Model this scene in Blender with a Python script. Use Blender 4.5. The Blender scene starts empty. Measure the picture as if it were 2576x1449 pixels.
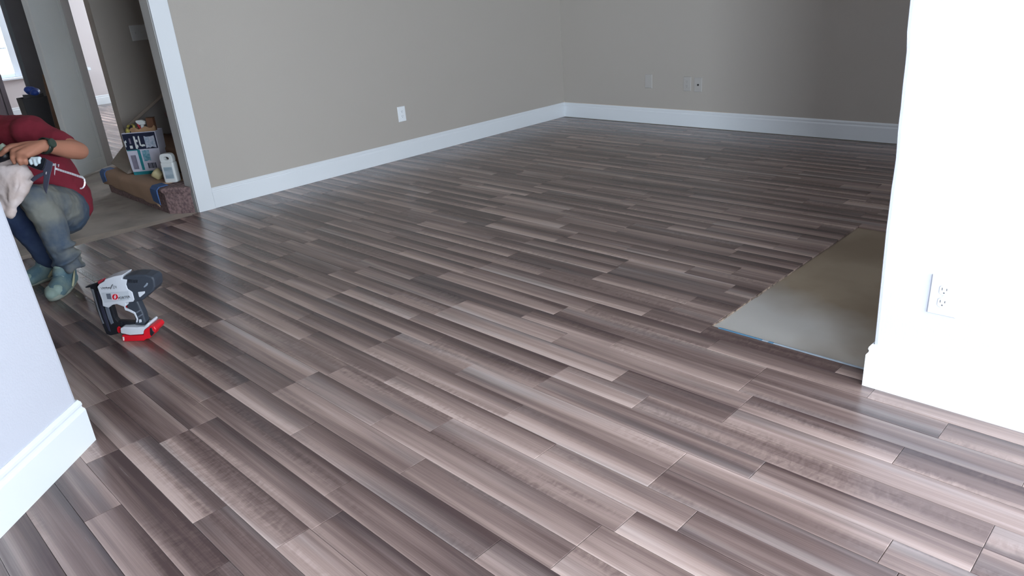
import bpy, bmesh, math, random
from mathutils import Vector, Matrix, noise as mnoise

# ------------------------------------------------------------------ camera
W, HH = 2576, 1449
FPX, CX, CY = 1856.16, 1288.0, 724.5
YAW, TILT, ROLL, CAMH = 0.803489, 0.389930, -0.0793563, 1.30
ca, sa, ct, st = math.cos(YAW), math.sin(YAW), math.cos(TILT), math.sin(TILT)
_F = Vector((ca*ct, sa*ct, -st)); _R0 = Vector((sa, -ca, 0)); _U0 = _R0.cross(_F)
_c, _s = math.cos(ROLL), math.sin(ROLL)
_R = _c*_R0 + _s*_U0; _D = _s*_R0 - _c*_U0
CAM = Vector((0, 0, CAMH))
scene = bpy.context.scene
C = scene.collection
cd = bpy.data.cameras.new('camera'); co = bpy.data.objects.new('camera', cd); C.objects.link(co)
cd.sensor_width = 36; cd.lens = FPX/W*36; cd.clip_start = 0.05; cd.clip_end = 100
up = -_D; back = -_F
co.matrix_world = Matrix(((_R.x, up.x, back.x, CAM.x), (_R.y, up.y, back.y, CAM.y), (_R.z, up.z, back.z, CAM.z), (0, 0, 0, 1)))
scene.camera = co

# ------------------------------------------------------------------ light
scene.view_settings.view_transform = 'Standard'; scene.view_settings.look = 'None'
scene.view_settings.gamma = 1; scene.view_settings.use_curve_mapping = False
scene.view_settings.exposure = 0.0
wd = bpy.data.worlds.new('overcast_sky'); scene.world = wd; wd.use_nodes = True
bg = wd.node_tree.nodes['Background']; bg.inputs[0].default_value = (0.82, 0.91, 1.0, 1); bg.inputs[1].default_value = 4.0
def window_light(name, loc, rot, sx, sy, power, col=(0.80, 0.90, 1.0)):
    l = bpy.data.lights.new(name, 'AREA'); l.shape = 'RECTANGLE'; l.size = sx; l.size_y = sy; l.energy = power; l.color = col
    o = bpy.data.objects.new(name, l); C.objects.link(o); o.location = loc; o.rotation_euler = rot
    return o
# daylight entering through the openings of the shell (rear window, side glass door, far room window), plus one added fill lamp
window_light('daylight_rear_window', (0.65, -2.86, 1.35), (math.radians(90), 0, 0), 2.9, 1.7, 275)
window_light('daylight_side_door', (-1.96, -1.9, 1.15), (math.radians(90), 0, math.radians(-90)), 1.3, 2.1, 22)
bl_ = window_light('daylight_beyond_side_door', (-6.0, -5.6, 1.5), (0, 0, 0), 4.4, 1.6, 255, (0.76, 0.88, 1.0)); bl_.data.spread = math.radians(50)
bl_.rotation_euler = Vector((5.84+6.0, 4.8+5.6, -.5)).to_track_quat('-Z', 'Y').to_euler()
window_light('added_fill_main_room', (4.3, -2.86, 1.4), (math.radians(90), 0, 0), 1.2, 1.4, 32)  # added fill to lift the dark right end of the back wall
window_light('daylight_far_window', (2.0, 13.35, 1.35), (math.radians(-90), 0, 0), 2.0, 1.5, 260)
window_light('daylight_far_side_window', (5.90, 11.3, 1.35), (math.radians(90), 0, math.radians(90)), 1.9, 1.5, 85)

# ------------------------------------------------------------------ geometry helpers
def ray(x, y): return _R*((x-CX)/FPX) + _D*((y-CY)/FPX) + _F
def at(x, y, d): return CAM + ray(x, y)*d
def onpl(x, y, o, n):
    d = ray(x, y); return CAM + d*((Vector(o)-CAM).dot(n)/d.dot(n))

class MB:
    def __init__(s): s.bm = bmesh.new()
    def box(s, a, b):
        x0, y0, z0 = a; x1, y1, z1 = b
        v = [s.bm.verts.new(p) for p in ((x0,y0,z0),(x1,y0,z0),(x1,y1,z0),(x0,y1,z0),(x0,y0,z1),(x1,y0,z1),(x1,y1,z1),(x0,y1,z1))]
        for f in ((0,3,2,1),(4,5,6,7),(0,1,5,4),(1,2,6,5),(2,3,7,6),(3,0,4,7)): s.bm.faces.new([v[i] for i in f])
        return s
    def loft(s, rings, cap=True):
        R = [[s.bm.verts.new(p) for p in r] for r in rings]; n = len(R[0])
        for a, b in zip(R, R[1:]):
            for i in range(n): s.bm.faces.new((a[i], a[(i+1) % n], b[(i+1) % n], b[i]))
        if cap:
            s.bm.faces.new(list(reversed(R[0]))); s.bm.faces.new(R[-1])
        return s
    def prism(s, pts, off):      # pts: list of Vector (planar polygon), off: extrusion Vector
        off = Vector(off); return s.loft([[Vector(p) for p in pts], [Vector(p)+off for p in pts]])
    def tube(s, path, rad, n=10, flat=None, updir=(0, 0, 1)):
        path = [Vector(p) for p in path]; rings = []
        for i, p in enumerate(path):
            t = (path[min(i+1, len(path)-1)]-path[max(i-1, 0)]).normalized()
            u = Vector(updir)-t*Vector(updir).dot(t)
            if u.length < 1e-3: u = Vector((1, 0, 0))-t*t.x
            u.normalize(); v = t.cross(u)
            r = rad[i] if isinstance(rad, (list, tuple)) else rad
            fr = flat if flat else 1
            rings.append([p+u*(r*math.cos(2*math.pi*k/n))+v*(r*fr*math.sin(2*math.pi*k/n)) for k in range(n)])
        return s.loft(rings)
    def lathe(s, prof, c=(0, 0, 0), n=24, ax=None):
        c = Vector(c); w = Vector(ax).normalized() if ax else Vector((0, 0, 1))
        u = w.orthogonal().normalized(); v = w.cross(u)
        return s.loft([[c+w*h+u*(r*math.cos(2*math.pi*k/n))+v*(r*math.sin(2*math.pi*k/n)) for k in range(n)] for r, h in prof])
    def ball(s, c, r, sub=2):
        m = bmesh.ops.create_icosphere(s.bm, subdivisions=sub, radius=1)
        rr = Vector((r, r, r)) if not isinstance(r, (tuple, list, Vector)) else Vector(r)
        for v in m['verts']: v.co = Vector(c)+Vector((v.co.x*rr.x, v.co.y*rr.y, v.co.z*rr.z))
        return s
    def build(s, name, mat, parent=None, smooth=False, bevel=0, seg=2, angle=35):
        bmesh.ops.recalc_face_normals(s.bm, faces=s.bm.faces)
        me = bpy.data.meshes.new(name); s.bm.to_mesh(me); s.bm.free()
        o = bpy.data.objects.new(name, me); C.objects.link(o)
        if mat: me.materials.append(mat)
        if parent:
            o.parent = parent; o.matrix_parent_inverse = parent_inv(parent)
        if smooth:
            for p in me.polygons: p.use_smooth = True
        if bevel:
            m = o.modifiers.new('bevel', 'BEVEL'); m.width = bevel; m.segments = seg; m.limit_method = 'ANGLE'; m.angle_limit = math.radians(angle)
        return o
def parent_inv(p):
    m = Matrix.Translation(p.location) @ p.rotation_euler.to_matrix().to_4x4()
    if p.parent: m = p.parent.matrix_basis.copy() if False else m
    return m.inverted() if p.parent is None else Matrix.Identity(4)
def thing(name, label, cat, loc=(0, 0, 0), group=None):
    o = bpy.data.objects.new(name, None); C.objects.link(o); o.location = loc; o.empty_display_size = 0.05
    o['label'] = label; o['category'] = cat
    if group: o['group'] = group
    return o
def tag(o, label, cat, group=None):
    o['label'] = label; o['category'] = cat
    if group: o['group'] = group
    return o
def struct(o): o['kind'] = 'structure'; return o

# ------------------------------------------------------------------ materials
def lin(r, g, b):
    f = lambda c: (c/255/12.92) if c/255 <= 0.04045 else ((c/255+0.055)/1.055)**2.4
    return (f(r), f(g), f(b), 1)
def mat(name, rgb, rough=0.6, metal=0, var=0.0, vscale=6, bump=0.0, bscale=60, rgb2=None, emit=0, spec=0.5, coat=0, stretch=None):
    m = bpy.data.materials.new(name); m.use_nodes = True; nt = m.node_tree; b = nt.nodes['Principled BSDF']
    b.inputs['Base Color'].default_value = lin(*rgb); b.inputs['Roughness'].default_value = rough
    b.inputs['Metallic'].default_value = metal; b.inputs['Specular IOR Level'].default_value = spec
    if coat: b.inputs['Coat Weight'].default_value = coat
    tc = nt.nodes.new('ShaderNodeTexCoord'); src = tc.outputs['Object']
    if stretch:
        mp = nt.nodes.new('ShaderNodeMapping'); mp.inputs['Scale'].default_value = stretch; nt.links.new(src, mp.inputs[0]); src = mp.outputs[0]
    if rgb2 or var:
        n = nt.nodes.new('ShaderNodeTexNoise'); n.inputs['Scale'].default_value = vscale; n.inputs['Detail'].default_value = 5
        nt.links.new(src, n.inputs['Vector'])
        cr = nt.nodes.new('ShaderNodeValToRGB'); cr.color_ramp.elements[0].position = 0.38; cr.color_ramp.elements[1].position = 0.62
        c1 = lin(*rgb); c2 = lin(*rgb2) if rgb2 else tuple([min(1, c*(1+var)) for c in c1[:3]]+[1])
        if not rgb2: c1 = tuple([c*(1-var) for c in c1[:3]]+[1])
        cr.color_ramp.elements[0].color = c1; cr.color_ramp.elements[1].color = c2
        nt.links.new(n.outputs['Fac'], cr.inputs[0]); nt.links.new(cr.outputs[0], b.inputs['Base Color'])
    if bump:
        n2 = nt.nodes.new('ShaderNodeTexNoise'); n2.inputs['Scale'].default_value = bscale; n2.inputs['Detail'].default_value = 3
        nt.links.new(src, n2.inputs['Vector'])
        bp = nt.nodes.new('ShaderNodeBump'); bp.inputs['Strength'].default_value = bump; bp.inputs['Distance'].default_value = 0.004
        nt.links.new(n2.outputs['Fac'], bp.inputs['Height']); nt.links.new(bp.outputs[0], b.inputs['Normal'])
    if emit:
        b.inputs['Emission Color'].default_value = lin(*rgb); b.inputs['Emission Strength'].default_value = emit
    return m

M_greige = mat('greige_wall_paint', (175, 168, 160), 0.55, bump=0.12, bscale=160)
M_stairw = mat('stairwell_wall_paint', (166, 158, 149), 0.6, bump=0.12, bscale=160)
M_fg = mat('pale_wall_paint', (195, 197, 206), 0.6, bump=0.2, bscale=150)
M_trim = mat('white_trim_paint', (222, 226, 230), 0.35, bump=0.03, bscale=40)
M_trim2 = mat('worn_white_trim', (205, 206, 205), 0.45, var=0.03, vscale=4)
M_ceil = mat('ceiling_paint', (232, 230, 226), 0.8, bump=0.3, bscale=90)
M_slab = mat('bare_concrete', (192, 183, 174), 0.7, rgb2=(150, 141, 133), vscale=2.6, bump=0.2, bscale=30)
M_plate = mat('white_outlet_plastic', (232, 235, 238), 0.3)
M_dark = mat('dark_slot', (40, 38, 38), 0.6)
M_caulk = mat('tan_caulk', (205, 186, 160), 0.7)

def plank_material():
    m = bpy.data.materials.new('grey_brown_laminate'); m.use_nodes = True; nt = m.node_tree; N = nt.nodes; L = nt.links
    b = N['Principled BSDF']
    at_ = N.new('ShaderNodeAttribute'); at_.attribute_name = 'tone'
    sp = N.new('ShaderNodeSeparateColor'); L.new(at_.outputs['Color'], sp.inputs[0])
    uv = N.new('ShaderNodeUVMap'); uv.uv_map = 'UVMap'
    sx = N.new('ShaderNodeSeparateXYZ'); L.new(uv.outputs[0], sx.inputs[0])
    def math_(op, a, b_=None, c_=None):
        n = N.new('ShaderNodeMath'); n.operation = op
        for i, v in enumerate((a, b_, c_)):
            if v is None: continue
            if isinstance(v, (int, float)): n.inputs[i].default_value = v
            else: L.new(v, n.inputs[i])
        return n.outputs[0]
    seed = math_('MULTIPLY', sp.outputs[1], 40)
    def vec(su, sv, off):
        c = N.new('ShaderNodeCombineXYZ'); L.new(math_('MULTIPLY', sx.outputs[0], su), c.inputs[0])
        L.new(math_('MULTIPLY', sx.outputs[1], sv), c.inputs[1]); L.new(math_('ADD', seed, off), c.inputs[2]); return c.outputs[0]
    def nz(v, scale, det, dist=0):
        n = N.new('ShaderNodeTexNoise'); n.inputs['Scale'].default_value = scale; n.inputs['Detail'].default_value = det
        n.inputs['Distortion'].default_value = dist; L.new(v, n.inputs['Vector']); return n.outputs['Fac']
    big = nz(vec(1.9, 0.8, 0), 1.0, 2, 0.3)           # broad bands running along the strip
    mid = nz(vec(6, 1.3, 9), 1.0, 3, 0.6)
    fine = nz(vec(26, 4.5, 17), 1.0, 4, 1.2)
    cath = N.new('ShaderNodeTexWave'); cath.inputs['Scale'].default_value = 1.0; cath.inputs['Distortion'].default_value = 9
    cath.inputs['Detail'].default_value = 3; cath.inputs['Detail Scale'].default_value = 1.6; L.new(vec(5.0, 1.1, 31), cath.inputs['Vector'])
    rip = nz(vec(3.2, 62, 71), 1.0, 2, .8)
    msk = N.new('ShaderNodeMapRange'); msk.inputs['From Min'].default_value = .54; msk.inputs['From Max'].default_value = .68; L.new(nz(vec(1.3, 1.1, 83), 1.0, 1), msk.inputs['Value'])
    flame = math_('MULTIPLY', math_('MULTIPLY', math_('SUBTRACT', rip, 0.52), msk.outputs[0]), 0.42)   # short cross ripples in places
    edge = math_('SUBTRACT', 0.5, sx.outputs[0])         # printed shading: one long edge pale, the other dark
    e2 = math_('MULTIPLY', edge, sp.outputs[2])
    t = math_('ADD', math_('MULTIPLY', math_('SUBTRACT', big, 0.5), .95), math_('MULTIPLY', math_('SUBTRACT', mid, 0.5), 0.38))
    t = math_('ADD', t, math_('MULTIPLY', math_('SUBTRACT', fine, 0.5), 0.13))
    t = math_('ADD', t, math_('MULTIPLY', math_('SUBTRACT', cath.outputs['Fac'], 0.5), 0.04))
    t = math_('ADD', t, math_('MULTIPLY', e2, 0.66))
    t = math_('ADD', t, flame)
    t = math_('ADD', t, sp.outputs[0])
    cr = N.new('ShaderNodeValToRGB'); r = cr.color_ramp
    r.elements[0].position = 0.08; r.elements[0].color = lin(76, 60, 58)
    r.elements[1].position = 0.95; r.elements[1].color = lin(186, 164, 155)
    for p_, c_ in ((0.3, (99, 82, 78)), (0.5, (124, 105, 99)), (0.72, (155, 134, 126))):
        e = r.elements.new(p_); e.color = lin(*c_)
    L.new(t, cr.inputs[0])
    # some areas drift to blue-grey
    hue = nz(vec(1.2, 0.9, 55), 1.0, 1)
    mp = N.new('ShaderNodeMapRange'); mp.inputs['From Min'].default_value = 0.5; mp.inputs['From Max'].default_value = 0.7; L.new(hue, mp.inputs['Value'])
    gr = N.new('ShaderNodeMixRGB'); gr.blend_type = 'MULTIPLY'; gr.inputs['Color2'].default_value = (0.86, 0.96, 1.02, 1)
    L.new(mp.outputs[0], gr.inputs['Fac']); L.new(cr.outputs[0], gr.inputs['Color1'])
    L.new(gr.outputs[0], b.inputs['Base Color'])
    rg = N.new('ShaderNodeMapRange'); rg.inputs['To Min'].default_value = 0.20; rg.inputs['To Max'].default_value = 0.30; L.new(mid, rg.inputs['Value'])
    L.new(rg.outputs[0], b.inputs['Roughness'])
    b.inputs['Specular IOR Level'].default_value = 0.5
    bp = N.new('ShaderNodeBump'); bp.inputs['Strength'].default_value = 0.08; bp.inputs['Distance'].default_value = 0.002
    L.new(fine, bp.inputs['Height']); L.new(bp.outputs[0], b.inputs['Normal'])
    return m
M_plank = plank_material()

# ------------------------------------------------------------------ structure: floor
rnd = random.Random(7)
slab = struct(MB().box((-2.1, -3.0, -0.15), (6.0, 13.5, -0.012)).build('floor', M_slab))
PX0, PP = 0.28167, 0.1002733
known = {0: [2.085], 1: [2.394], 2: [2.394, 1.832], 3: [2.319, 1.558, 2.826], 4: [2.319], 5: [2.471, 1.645], 6: [2.471, 2.008, 1.13],
 7: [.966, 1.556, 2.312, 2.705], 8: [.966, 1.842, 2.315], 9: [.927, 2.265, 3.105], 10: [1.295, 2.63], 11: [.965, 1.53, 2.318, 2.824],
 12: [.396, .965, 1.878, 2.318, 3.303], 13: [.231, .771, 1.581, 2.148, 2.92], 14: [.231, 1.234, 1.581, 2.925, 3.66], 15: [.967, 1.39, 2.35, 2.692],
 16: [.503, .967, 1.76, 2.35, 3.107], 17: [1.02, 1.554, 2.776], 18: [.447, 1.02, 1.926, 3.16], 19: [.683, 1.258, 2.625], 20: [1.62, 3.385],
 21: [1.555], 22: [2.04, 3.36], 23: [2.03], 25: [1.733, 3.08], 26: [2.151], 27: [1.96], 28: [2.36], 29: [2.36]}
# tones read off the photograph for strips that stand out (strip, y just inside piece): + pale, - dark
tones = {(0, 2.5): -.10, (1, 2.6): .10, (2, 2.6): .0, (1, 2.0): -.22, (2, 2.1): .05, (3, 1.9): .05, (4, 1.9): -.08, (3, 1.2): .12, (5, 2.0): -.05, (6, 2.2): .12, (5, 1.4): -.12, (6, 1.5): -.1,
 (7, 1.9): .12, (8, 2.0): .02, (7, 1.2): -.05, (8, 1.4): .03, (9, 1.5): .12, (10, 1.9): .12, (11, 1.2): .12, (12, 1.3): .22, (12, .7): .15, (11, .6): -.05, (13, 1.3): .05, (14, 1.4): .22,
 (9, .6): .1, (11, 2.1): .08, (13, .5): .05, (14, .6): .05, (15, 1.1): -.15, (16, 1.3): .1, (15, .6): .12, (16, .3): -.1, (15, 2.1): .15, (16, 2.2): .15, (7, .6): .2, (8, .6): .12, (9, 3.4): -.05,
 (17, 2.0): -.08, (18, 1.5): -.05, (13, 1.9): -.02, (10, 1.1): .12, (13, 2.5): -.12, (5, 3.0): -.08, (6, 3.0): -.1, (7, 3.2): -.05}
pieces = []
def add_strip(i, ya, yb, joints, x0=None, x1=None):
    xa = PX0+PP*i if x0 is None else x0; xb = xa+PP if x1 is None else x1
    js = sorted([j for j in joints if ya+.03 < j < yb-.03])
    lo = ya; hi = yb; lst = []
    if js:
        y = js[0]
        while y > ya: y -= rnd.uniform(.38, .85); lst.append(y)
        lst += js; y = js[-1]
        while y < yb: y += rnd.uniform(.38, .85); lst.append(y)
        full = sorted(lst); more = []
        for a, b in zip(full, full[1:]):
            if b-a > 1.05: more.append(a+(b-a)*rnd.uniform(.38, .62))
        lst = full+more
    else:
        y = ya-rnd.uniform(0, .6)
        while y < yb: y += rnd.uniform(.38, .85); lst.append(y)
    cuts = [ya]+sorted(j for j in lst if ya+.04 < j < yb-.04)+[yb]
    for a, b in zip(cuts, cuts[1:]):
        t = None
        for (s_, yy), v in tones.items():
            if s_ == i and a < yy < b: t = v
        pieces.append((xa, xb, a, b, t))
for i in range(-23, 56):
    xa = PX0+PP*i; xb = xa+PP
    top = 5.035 if xb < 1.97 else 5.058
    if xb > 5.84: continue
    kn = known.get(i, [])
    if xb > 2.37 and xa < 3.84:
        if xa < 2.36:   # trimmed strip in front of the uncovered patch
            add_strip(i, -2.75, 1.345, [j for j in kn if j < 1.3]+[.15], xa, 2.368)
            add_strip(i, 1.345, top, kn)
        elif xb > 3.84:
            add_strip(i, -2.75, 1.345, [], 3.84, xb); add_strip(i, 1.345, top, kn)
        else:
            add_strip(i, 1.345, top, kn); add_strip(i, -2.75, -0.9, [])
    else:
        add_strip(i, -2.75, top, kn)
for i in range(10, 56):
    add_strip(i, 7.75, 13.17, [])
def proj(p):
    v = Vector(p)-CAM; z = v.dot(_F); return (CX+FPX*v.dot(_R)/z, CY+FPX*v.dot(_D)/z, z) if z > .1 else (-9e9, 0, z)
def hidden(p):
    x, y = p[0], p[1]
    if x > 2.27 and y < 0.715*x/2.27: return True
    s = 0.0
    dx, dy = 0.74, 0.672                      # diagonal wall line through (.449,2.515)
    det = x*dy-y*dx
    if abs(det) > 1e-6:
        tt = (.449*dy-2.515*dx)/det
        if 0 < tt < 1:
            hx, hy = x*tt, y*tt
            if hx < .449: return True
    return y > 5.1
def plank_geo(xa, xb, ya, yb, tone):
    g = .0005; c = .0014; z0 = -.009; z1 = rnd.uniform(-.0003, .0002)
    xa += g; xb -= g; ya += g; yb -= g
    V = [(xa, ya, z0), (xb, ya, z0), (xb, yb, z0), (xa, yb, z0), (xa, ya, z1-c*.45), (xb, ya, z1-c*.45), (xb, yb, z1-c*.45), (xa, yb, z1-c*.45),
         (xa+c, ya+c, z1), (xb-c, ya+c, z1), (xb-c, yb-c, z1), (xa+c, yb-c, z1)]
    Fc = [(0, 3, 2, 1), (8, 9, 10, 11)]
    for k in range(4):
        k2 = (k+1) % 4; Fc += [(k, k2, 4+k2, 4+k), (4+k, 4+k2, 8+k2, 8+k)]
    return V, Fc
def plank_mesh(name, plist):
    V = []; F_ = []; cols = []; uvs = []
    for (xa, xb, ya, yb, t) in plist:
        v, f = plank_geo(xa, xb, ya, yb, t); n = len(V); V += v; F_ += [tuple(n+i for i in q) for q in f]
        tone = .5+(t if t is not None else rnd.gauss(-.03, .09)); seed = rnd.random(); eb = rnd.choice([1, 1, 1, .9, .6, .2, -.5])
        for q in f:
            for i in q:
                x, y, z = v[i]; uvs.append(((x-xa)/(PP), (y-ya))); cols.append((tone, seed, eb, 1))
    me = bpy.data.meshes.new(name); me.from_pydata(V, [], F_)
    uvl = me.uv_layers.new(name='UVMap'); uvl.data.foreach_set('uv', [c for u in uvs for c in u])
    ca_ = me.attributes.new('tone', 'FLOAT_COLOR', 'CORNER'); ca_.data.foreach_set('color', [c for u in cols for c in u])
    me.materials.append(M_plank)
    o = bpy.data.objects.new(name, me); C.objects.link(o); o.parent = slab
    return o
scored = []
for p_ in pieces:
    best = 0
    for k in (0.1, .5, .9):
        c_ = ((p_[0]+p_[1])/2, p_[2]*(1-k)+p_[3]*k, 0); X, Y, Z = proj(c_)
        if Z > .1 and -60 < X < W+60 and -60 < Y < HH+60 and not hidden(c_):
            best = max(best, (p_[3]-p_[2])/(Z**3))
    scored.append((best, p_))
scored.sort(key=lambda q: -q[0])
near = [p_ for s_, p_ in scored[:299] if s_ > 0]; rest = [p_ for s_, p_ in scored[299:]]+[p_ for s_, p_ in scored[:299] if s_ <= 0]
for p_ in near: plank_mesh('plank', [p_])
ro = plank_mesh('plank_field', rest); ro['kind'] = 'stuff'

# uncovered patch of subfloor beside the right wall
def patch_material():
    m = mat('troweled_subfloor', (124, 108, 90), 0.38, rgb2=(148, 133, 114), vscale=2.2, bump=0.05, bscale=20)
    nt = m.node_tree; N = nt.nodes; L = nt.links; b = N['Principled BSDF']
    src = b.inputs['Base Color'].links[0].from_socket
    tc = N.new('ShaderNodeTexCoord'); mp = N.new('ShaderNodeMapping')   # pool of window light painted into one corner as paler colour
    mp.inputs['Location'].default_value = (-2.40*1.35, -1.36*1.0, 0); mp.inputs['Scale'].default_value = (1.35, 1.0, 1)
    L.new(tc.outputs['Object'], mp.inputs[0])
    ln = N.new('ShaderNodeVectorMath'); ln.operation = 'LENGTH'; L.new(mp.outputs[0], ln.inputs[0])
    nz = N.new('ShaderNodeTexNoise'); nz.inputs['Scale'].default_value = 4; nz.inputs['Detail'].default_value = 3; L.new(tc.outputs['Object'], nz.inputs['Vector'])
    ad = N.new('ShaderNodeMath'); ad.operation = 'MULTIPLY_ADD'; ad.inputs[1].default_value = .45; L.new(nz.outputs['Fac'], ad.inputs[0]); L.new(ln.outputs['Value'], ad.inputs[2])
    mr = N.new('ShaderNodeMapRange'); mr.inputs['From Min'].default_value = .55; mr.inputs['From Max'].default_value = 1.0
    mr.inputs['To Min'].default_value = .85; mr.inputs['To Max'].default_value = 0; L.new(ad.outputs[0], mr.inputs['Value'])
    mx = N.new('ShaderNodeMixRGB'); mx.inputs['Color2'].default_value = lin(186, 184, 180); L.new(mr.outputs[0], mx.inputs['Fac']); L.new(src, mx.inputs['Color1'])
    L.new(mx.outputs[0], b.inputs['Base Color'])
    return m
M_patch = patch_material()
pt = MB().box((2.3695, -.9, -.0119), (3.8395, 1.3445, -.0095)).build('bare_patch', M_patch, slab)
M_core = mat('torn_fibreboard_edge', (150, 130, 114), .9, rgb2=(88, 74, 66), vscale=60, bump=.5)
mb = MB(); x = 2.372
while x < 3.1:
    l = rnd.uniform(.03, .09); d = rnd.uniform(.001, .0045)*(1 if x < 2.85 else .4); mb.box((x, 1.3443-d, -.0094), (x+l, 1.3446, -.0005-rnd.uniform(0, .004))); x += l+rnd.uniform(0, .01)
mb.build('chipped_edge', M_core, slab)
M_tape = mat('blue_painters_tape', (84, 128, 158), .5, var=.12, vscale=30)
M_tapel = mat('highlight_tape', (160, 172, 184), .4, var=.08, vscale=30)  # highlight along the patch edge painted as a paler tape colour
def tape_run(y0, y1, m, name, w=.012):
    mb = MB(); n = max(3, int(abs(y1-y0)/.05)); r = []
    for k in range(n+1):
        y = y0+(y1-y0)*k/n; j = rnd.uniform(-.003, .003)
        r.append([(2.3605, y, .0002), (2.3605, y, .0008), (2.369, y, .0010), (2.376, y, -.0012), (2.376+w+j, y, -.0086), (2.376+w+j, y, -.0094), (2.3700, y, -.0090), (2.3692, y, .0002)])
    return mb.loft(r).build(name, m, slab)
tape_run(1.31, 1.13, M_tape, 'tape_strip'); tape_run(1.129, 1.105, M_tapel, 'tape_strip'); tape_run(1.104, 1.085, M_tape, 'tape_strip'); tape_run(1.084, .66, M_tapel, 'tape_strip', .010)

# pale patching strip along the planks' end in the opening to the hall
M_strip = mat('leveling_compound', (204, 192, 180), .7, var=.06, vscale=12, bump=.2)
mb = MB(); rr = []
for k in range(30):
    x = -1.15+(1.935+1.15)*k/29; w = .17+.03*math.sin(k*.9)+rnd.uniform(-.01, .01)
    rr.append([(x, 5.036, -.012), (x, 5.036+w, -.012), (x, 5.036+w-.03, -.0108), (x, 5.038, -.003)])
mb.loft(rr).build('leveling_strip', M_strip, slab)

# ------------------------------------------------------------------ structure: walls
H2 = 2.44
def wall(name, a, b, m): return struct(MB().box(a, b).build(name, m))
wall('wall_back', (5.844, -3.0, -.012), (5.98, 9.0, H2), M_greige)
mb = MB()
for a, b in (((5.844, 9.0, -.012), (5.98, 10.3, H2)), ((5.844, 12.3, -.012), (5.98, 13.33, H2)), ((5.844, 10.3, -.012), (5.98, 12.3, .6)), ((5.844, 10.3, 2.1), (5.98, 12.3, H2))): mb.box(a, b)
struct(mb.build('wall_far_side', M_greige))
wall('wall_left', (1.955, 5.072, -.012), (5.844, 5.19, H2), M_greige)
wall('wall_left_header', (-1.2, 5.072, 2.1), (1.955, 5.19, H2), M_greige)
wall('wall_left_near', (-2.06, .45, -.012), (-1.2, 5.19, H2), M_greige)
wall('wall_stair', (2.040, 6.452, -.012), (5.844, 6.57, H2), M_stairw)
wall('wall_hall_left', (-1.32, 5.19, -.012), (-1.2, 13.33, H2), M_greige)
struct(MB().box((-2.1, -3.0, H2), (6.0, 13.5, H2+.1)).build('ceiling', M_ceil))
# far wall with two window openings
mb = MB()
for a, b in (((-1.2, 13.2, -.012), (.95, 13.33, H2)), ((3.0, 13.2, -.012), (3.98-.16, 13.33, H2)), ((.95, 13.2, -.012), (3.0, 13.33, .565)), ((.95, 13.2, 2.05), (3.0, 13.33, H2)),
             ((3.82, 13.2, -.012), (5.844, 13.33, H2))): mb.box(a, b)
M_farw = mat('lavender_grey_paint', (204, 196, 196), .6, bump=.1, bscale=150)
struct(mb.build('wall_far', M_farw))
# rear wall with window and an opening added for the fill lamp, side wall with glass door opening (both behind the camera)
mb = MB()
for a, b in (((-2.06, -2.95, -.012), (-.85, -2.8, H2)), ((2.15, -2.95, -.012), (3.7, -2.8, H2)), ((4.9, -2.95, -.012), (5.844, -2.8, H2)), ((3.7, -2.95, -.012), (4.9, -2.8, .7)), ((3.7, -2.95, 2.1), (4.9, -2.8, H2)), ((-.85, -2.95, -.012), (2.15, -2.8, .5)), ((-.85, -2.95, 2.2), (2.15, -2.8, H2))): mb.box(a, b)
struct(mb.build('wall_rear', M_fg))
mb = MB()
for a, b in (((-2.06, -1.28, -.012), (-1.9, .5, H2)), ((-2.06, -2.8, -.012), (-1.9, -2.58, H2)), ((-2.06, -2.58, 2.2), (-1.9, -1.28, H2)), ((-2.06, -2.58, -.012), (-1.9, -1.28, .02))): mb.box(a, b)
struct(mb.build('wall_side', M_fg))

# right partition, corner edge slightly wavy
def partition(name, pf, zs, th, far, nrm, m):
    # pf(z) -> point of the visible vertical edge; far: other end; nrm: unit normal away from the camera side
    rings = []
    for z in zs:
        e = pf(z); e = Vector((e[0], e[1], z)); f = Vector((far[0], far[1], z)); n = Vector((nrm[0], nrm[1], 0)); t = (f-e).normalized()
        r = .012
        rings.append([f, e+t*r, e+t*r*.3+n*r*.12, e+n*r*.3+t*r*.12+n*r*.1, e+n*r, e+n*(th-r), e+n*th+t*r, f+n*th])
    o = MB().loft(rings).build(name, m); struct(o); return o
prof = [(-.012, .709), (.15, .709), (.35, .713), (.53, .717), (.66, .7165), (.75, .7165), (.83, .719), (.9, .7185), (.97, .722), (1.05, .7235), (1.1, .7275), (1.18, .728), (1.6, .728), (H2, .728)]
def interp(z, tab):
    for (a, va), (b, vb) in zip(tab, tab[1:]):
        if a <= z <= b: return va+(vb-va)*(z-a)/(b-a)
    return tab[-1][1]
zs = sorted(set([p[0] for p in prof]+[.25, .44, .6, .7, .79, .86, .93, 1.0]))
partition('wall_right', lambda z: (2.27, interp(z, prof)+.0012*math.sin(z*23)*(z > .6)), zs, .12, (2.27, -2.8), (1, 0), M_fg)
T = Vector((.740, .672, 0)).normalized(); Nn = Vector((-T.y, T.x, 0))       # diagonal wall: T along it towards its end, Nn away from camera
E0 = Vector((.449, 2.515, 0))+Nn*.015
prof2 = [(-.012, -.005), (.164, -.005), (.54, -.018), (.845, -.0275), (1.4, -.030), (H2, -.030)]
farp = E0+T*(-3.13)
partition('wall_diagonal', lambda z: E0+T*interp(z, prof2), [p[0] for p in prof2], .12, farp, Nn, M_fg)

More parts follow.
